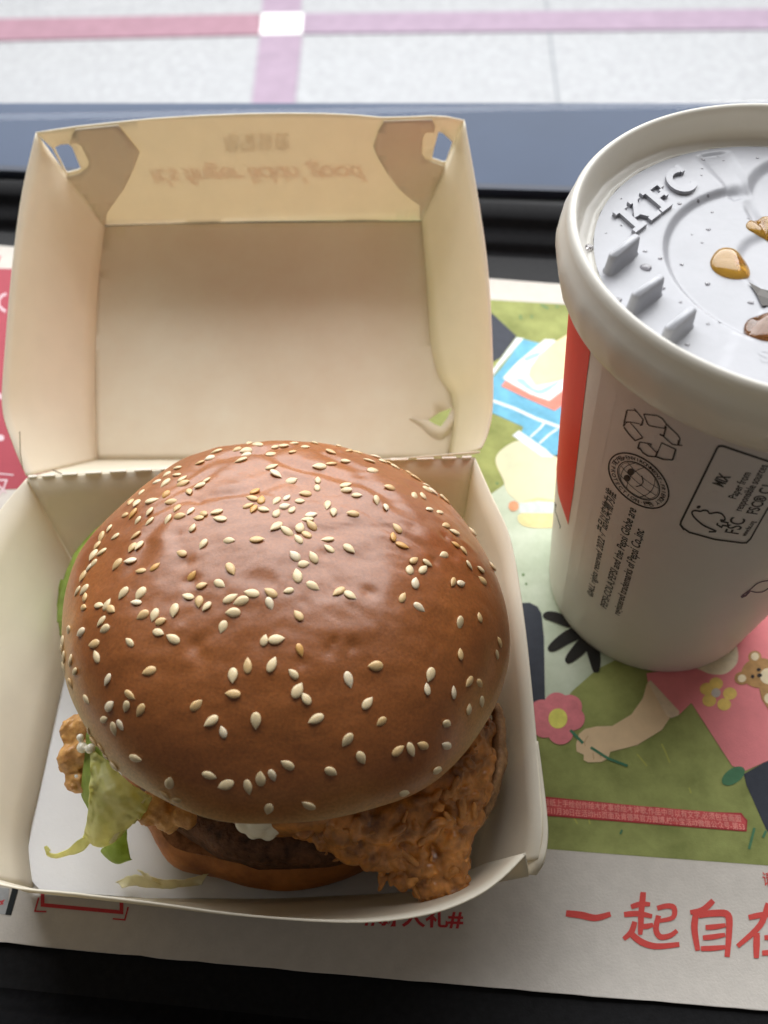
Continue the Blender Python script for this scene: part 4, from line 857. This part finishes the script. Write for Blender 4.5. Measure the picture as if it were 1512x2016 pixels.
# blue script stroke at the right edge
cup_print('blue_script', [ribbon2d(dens(sm(c8l := [c8(1315, 825), c8(1345, 800), c8(1385, 770), c8(1440, 725), c8(1512, 708), c8(1600, 715)])), 2.2, ), ribbon2d(dens([c8(1318, 828), c8(1350, 815), c8(1378, 785)]), 4), ribbon2d(dens(sm([c8(1375, 780), c8(1430, 792), c8(1480, 785), c8(1530, 750)])), 2.2)], m_navy)

# ---- plastic lid
m_lid = mat('lid_plastic', srgb(234, 231, 223), .30, .4, .015, 60, .12, 700, trans=.20, bdist=.0002)
m_deck = mat('lid_deck_plastic', srgb(166, 167, 173), .34, .45, .06, 90, .2, 500, bdist=.0002)
lid = rev('cup_lid', [(42.5, 112.9), (43.6, 113.2), (44.6, 113.9), (45.2, 115.4), (46.0, 118), (46.8, 120.8), (47.0, 123), (46.6, 125.0), (46.0, 126.2), (45.9, 127.2), (45.6, 128.3), (45.0, 129), (44.4, 129.15), (43.9, 128.7), (43.6, 127.4), (43.3, 124.5), (42.9, 122.6), (42.2, 122.1), (41.0, 122.0), (40.7, 121.6), (39.8, 121.6), (39.4, 122.0)],
          m_lid, cup, 240, wob=lambda t, z: (.22*max(0, math.sin(t*26)) if 114 < z < 124 else 0))
# deck of the lid: heightfield with sunken ring, raised arc and central dome
def deck_h(x, y):
    r = math.hypot(x, y); a = math.degrees(math.atan2(y, x)) % 360
    ss = lambda e0, e1, v: (lambda t: t*t*(3-2*t))(max(0, min(1, (v-e0)/(e1-e0))))
    h = 122.0
    h -= 1.3*(1-ss(24.0, 27.5, r))*ss(96, 104, a)*(1-ss(232, 240, a))          # sunken crescent around the centre
    h += .5*math.exp(-((r-25.7)/.9)**2)*ss(100, 112, a)*(1-ss(226, 236, a))
    d1 = x*math.cos(math.radians(200))+y*math.sin(math.radians(200))
    h += 1.3*ss(88, 90.5, 180-a if a < 180 else 0)*0
    h -= 1.5*(1-ss(17, 20, math.hypot(x-14.5, y-18)))                         # drinking dome at the back
    h -= .55*ss(96, 98, a)*(1-ss(106, 108, a))*ss(22, 23.5, r)*(1-ss(37.5, 38.5, r))   # shallow pocket beside the lettering
    h -= .8*(1-ss(9, 12, math.hypot(x, y)))
    h += .35*(1-ss(0, .8, abs(x*math.sin(math.radians(-118))-y*math.cos(math.radians(-118)))-5))*ss(24, 27, r)*(1-ss(38, 39, r))*(1 if 200 < a < 280 else 0)
    return h
V = []; nr, na = 92, 240
for j in range(nr):
    r = 39.5-(39.5-1.2)*j/(nr-1)
    for i in range(na):
        t = 2*math.pi*i/na; x, y = r*math.cos(t), r*math.sin(t); V.append((CX+x, CY+y, deck_h(x, y)))
F = [f for f in grid_faces(na, nr, True)]
mesh_obj('lid_deck', V, F, m_deck, lid, smooth=True)
def disc_flat(name, c, rad, m, parent): return None
mesh_obj('straw_hole', [(CX+2.2*math.cos(t), CY+2.2*math.sin(t), 120.6) for t in [i*math.pi/10 for i in range(20)]], [tuple(range(20))], mat('hole_dark', (.02, .015, .01), .6), lid)

m_hole = mat('slit_dark', (.03, .02, .012), .5)
mesh_obj('straw_slit', [tuple(Vector((q.x, q.y, deck_h(q.x-CX, q.y-CY)+.35))) for q in (at(1474, 555, 121), at(1500, 566, 121), at(1540, 590, 121), at(1545, 612, 121), at(1500, 602, 121), at(1490, 580, 121))], [(0, 1, 2, 3, 4, 5)], m_hole, lid)
# raised lettering on the deck
def slab_union(polys):
    """flat union of overlapping outlines"""
    pts, edges = [], []
    for l in polys: b = len(pts); pts += [Vector(p) for p in l]; edges += [(b+i, b+(i+1) % len(l)) for i in range(len(l))]
    vv, e, ff, *_ = delaunay_2d_cdt(pts, edges, [], 0, 1e-5)
    def ins(q, l):
        c = False
        for i in range(len(l)):
            (x1, y1), (x2, y2) = l[i], l[i-1]
            if (y1 > q[1]) != (y2 > q[1]) and q[0] < (x2-x1)*(q[1]-y1)/(y2-y1)+x1: c = not c
        return c
    out = [tuple(t) for t in ff if any(ins((sum(vv[i].x for i in t)/3, sum(vv[i].y for i in t)/3), l) for l in polys)]
    return [tuple(q) for q in vv], out
rc = lambda x0, y0, x1, y1: [(x0, y0), (x1, y0), (x1, y1), (x0, y1)]
arc = lambda cx, cy, r0, r1, a0, a1: [(cx+r1*.92*math.cos(math.radians(a0+(a1-a0)*k/16)), cy+r1*math.sin(math.radians(a0+(a1-a0)*k/16))) for k in range(17)]+[(cx+r0*.92*math.cos(math.radians(a1+(a0-a1)*k/16)), cy+r0*math.sin(math.radians(a1+(a0-a1)*k/16))) for k in range(17)]
sl_ = [rc(.10, 0, .26, .73), rc(.0, .62, .36, .73), rc(.0, 0, .36, .11), [(.26, .30), (.56, .66), (.72, .66), (.40, .28)], [(.34, .42), (.50, .46), (.76, .06), (.58, .06)], rc(.46, .62, .76, .73), rc(.50, 0, .82, .11),
       rc(.94, 0, 1.10, .73), rc(.86, 0, 1.2, .11), rc(.86, .62, 1.44, .73), rc(1.33, .50, 1.44, .66), rc(1.08, .32, 1.32, .43), rc(1.25, .26, 1.34, .49), arc(1.90, .365, .22, .385, 50, 310), rc(2.05, .50, 2.16, .74)]
v, f = slab_union(sl_); x0 = min(a for a, b in v); x1 = max(a for a, b in v)
k0 = at(1250, 464, 122); k1 = at(1378, 366, 122); kt = at(1205, 424, 122); U = (k1-k0); W = (kt-k0); ux, uy = U, W
def kp(a, b): return k0+U*((a-x0)/(x1-x0))+W*(b/.73)
base_n = len(v); V = []
from collections import Counter
ec = Counter(); 
for t in f:
    for i in range(len(t)): ec[tuple(sorted((t[i], t[i-1])))] += 1
for a, b in v: p = kp(a, b); V.append((p.x, p.y, 122.8))
for a, b in v: p = kp(a, b); c_ = kp((x0+x1)/2, .36); V.append((p.x, p.y, 121.9))
F = [t for t in f]
for t in f:
    for i in range(len(t)):
        e = (t[i-1], t[i])
        if ec[tuple(sorted(e))] == 1: F.append((e[0]+base_n, e[1]+base_n, e[1], e[0]))
mesh_obj('raised_lettering', V, F, m_deck, lid)
# three moulded lugs
for (a, b) in (((1209, 500), (1251, 465)), ((1254, 577), (1299, 545)), ((1320, 643), (1362, 608))):
    p, q = at(*a, 126), at(*b, 126); d = (q-p).normalized(); w = Vector((-d.y, d.x, 0)); V = []
    lev = [(-.9, 121.9), (-.35, 122.6), (0, 124), (.1, 125.6), (-.0, 126.0)]
    for off, z in ((.6, 121.9), (.25, 122.5), (.1, 124.5), (.0, 125.7), (-.3, 126.05)):
        hw = .95+off; o_ = []
        for k in range(7): t = math.pi/2+math.pi*k/6; o_.append(p+d*hw*math.cos(t)+w*hw*math.sin(t)) 
        for k in range(7): t = -math.pi/2+math.pi*k/6; o_.append(q+d*hw*math.cos(t)+w*hw*math.sin(t))
        V += [(c_.x, c_.y, z) for c_ in o_]
    F = grid_faces(14, 5, True)+[tuple(range(56, 70))]
    mesh_obj('lid_lug', V, F, m_deck, lid, smooth=True)
# second lettering, only its first letter in view
v, f = text2d('S', .03); p0 = at(1497, 716, 122)
mesh_obj('raised_lettering', [(p0.x+a*4.5, p0.y+b*4.5, 122.4) for a, b in v], f, m_deck, lid)

# ---- drops of cola on the lid
def drop_mat(name, c, dens_):
    m = bpy.data.materials.new(name); m.use_nodes = True; nt = m.node_tree; p = nt.nodes['Principled BSDF']
    p.inputs['Base Color'].default_value = c+(1,); p.inputs['Transmission Weight'].default_value = .85; p.inputs['Roughness'].default_value = .02; p.inputs['IOR'].default_value = 1.33
    p.inputs['Coat Weight'].default_value = .3
    return m
m_amber = drop_mat('cola_amber', (.85, .46, .07), 1); m_cola = drop_mat('cola_brown', (.36, .14, .04), 1); m_clear = drop_mat('cola_clear', (.62, .60, .62), 1)
def drop(px, py, rx, ry, h, m, label, rot=0, group=None, n=28):
    p = at(px, py, 121.5); z0 = deck_h(p.x-CX, p.y-CY); p = at(px, py, z0); V = []; rr = math.radians(rot); rings = 9
    for j in range(rings):
        a = math.pi/2*j/(rings-1)
        for i in range(n):
            t = 2*math.pi*i/n; k = 1+.07*math.sin(2*t+1+px)+.05*math.sin(3*t+py); x, y = rx*k*math.cos(a)**.8*math.cos(t), ry*k*math.cos(a)**.8*math.sin(t)
            xx = p.x+x*math.cos(rr)-y*math.sin(rr); yy = p.y+x*math.sin(rr)+y*math.cos(rr)
            V.append((xx, yy, deck_h(xx-CX, yy-CY)+h*math.sin(a)-.02))
    o = mesh_obj('cola_drop' if rx > 1.5 else 'cola_speck', V, grid_faces(n, rings, True)+[tuple(range(n))[::-1]], m, None, smooth=True, base=(p.x, p.y, z0))
    return tag(o, label, 'drop', group)
drop(1438, 520, 4.0, 4.7, 1.35, m_amber, 'large amber drop of cola lying alone on the white lid', 20)
drop(1512, 452, 5.2, 3.2, .8, m_amber, 'amber cola drop cut by the right edge, below the grey dome of the lid', 10)
drop(1512, 644, 4.6, 3.9, 1.3, m_cola, 'dark brown cola drop at the right edge beside the lid lug', 10)
sp = [(1160, 486, .9), (1272, 527, 1.2), (1300, 509, .5), (1270, 495, .45), (1303, 567, .7), (1217, 591, .8), (1393, 559, .6), (1342, 521, .45), (1338, 401, .5), (1223, 391, .3), (1223, 444, .3), (1193, 459, .25), (1384, 315, .5), (1382, 332, .3), (1381, 345, .3), (1394, 386, .35), (1374, 398, .4), (1395, 452, .5), (1340, 595, .35),
      (1353, 679, .5), (1394, 638, .35), (1402, 418, .35), (1382, 478, .3), (1362, 462, .25), (1416, 636, .3), (1413, 308, .25), (1473, 430, .3), (1478, 596, .6), (1491, 311, .4), (1424, 316, .3)]
for x, y, r in sp: drop(x, y, r, r*.85, r*.45, m_clear, 'tiny grey speck of spilt cola on the white lid', 0, 'cola specks on the lid', 12)
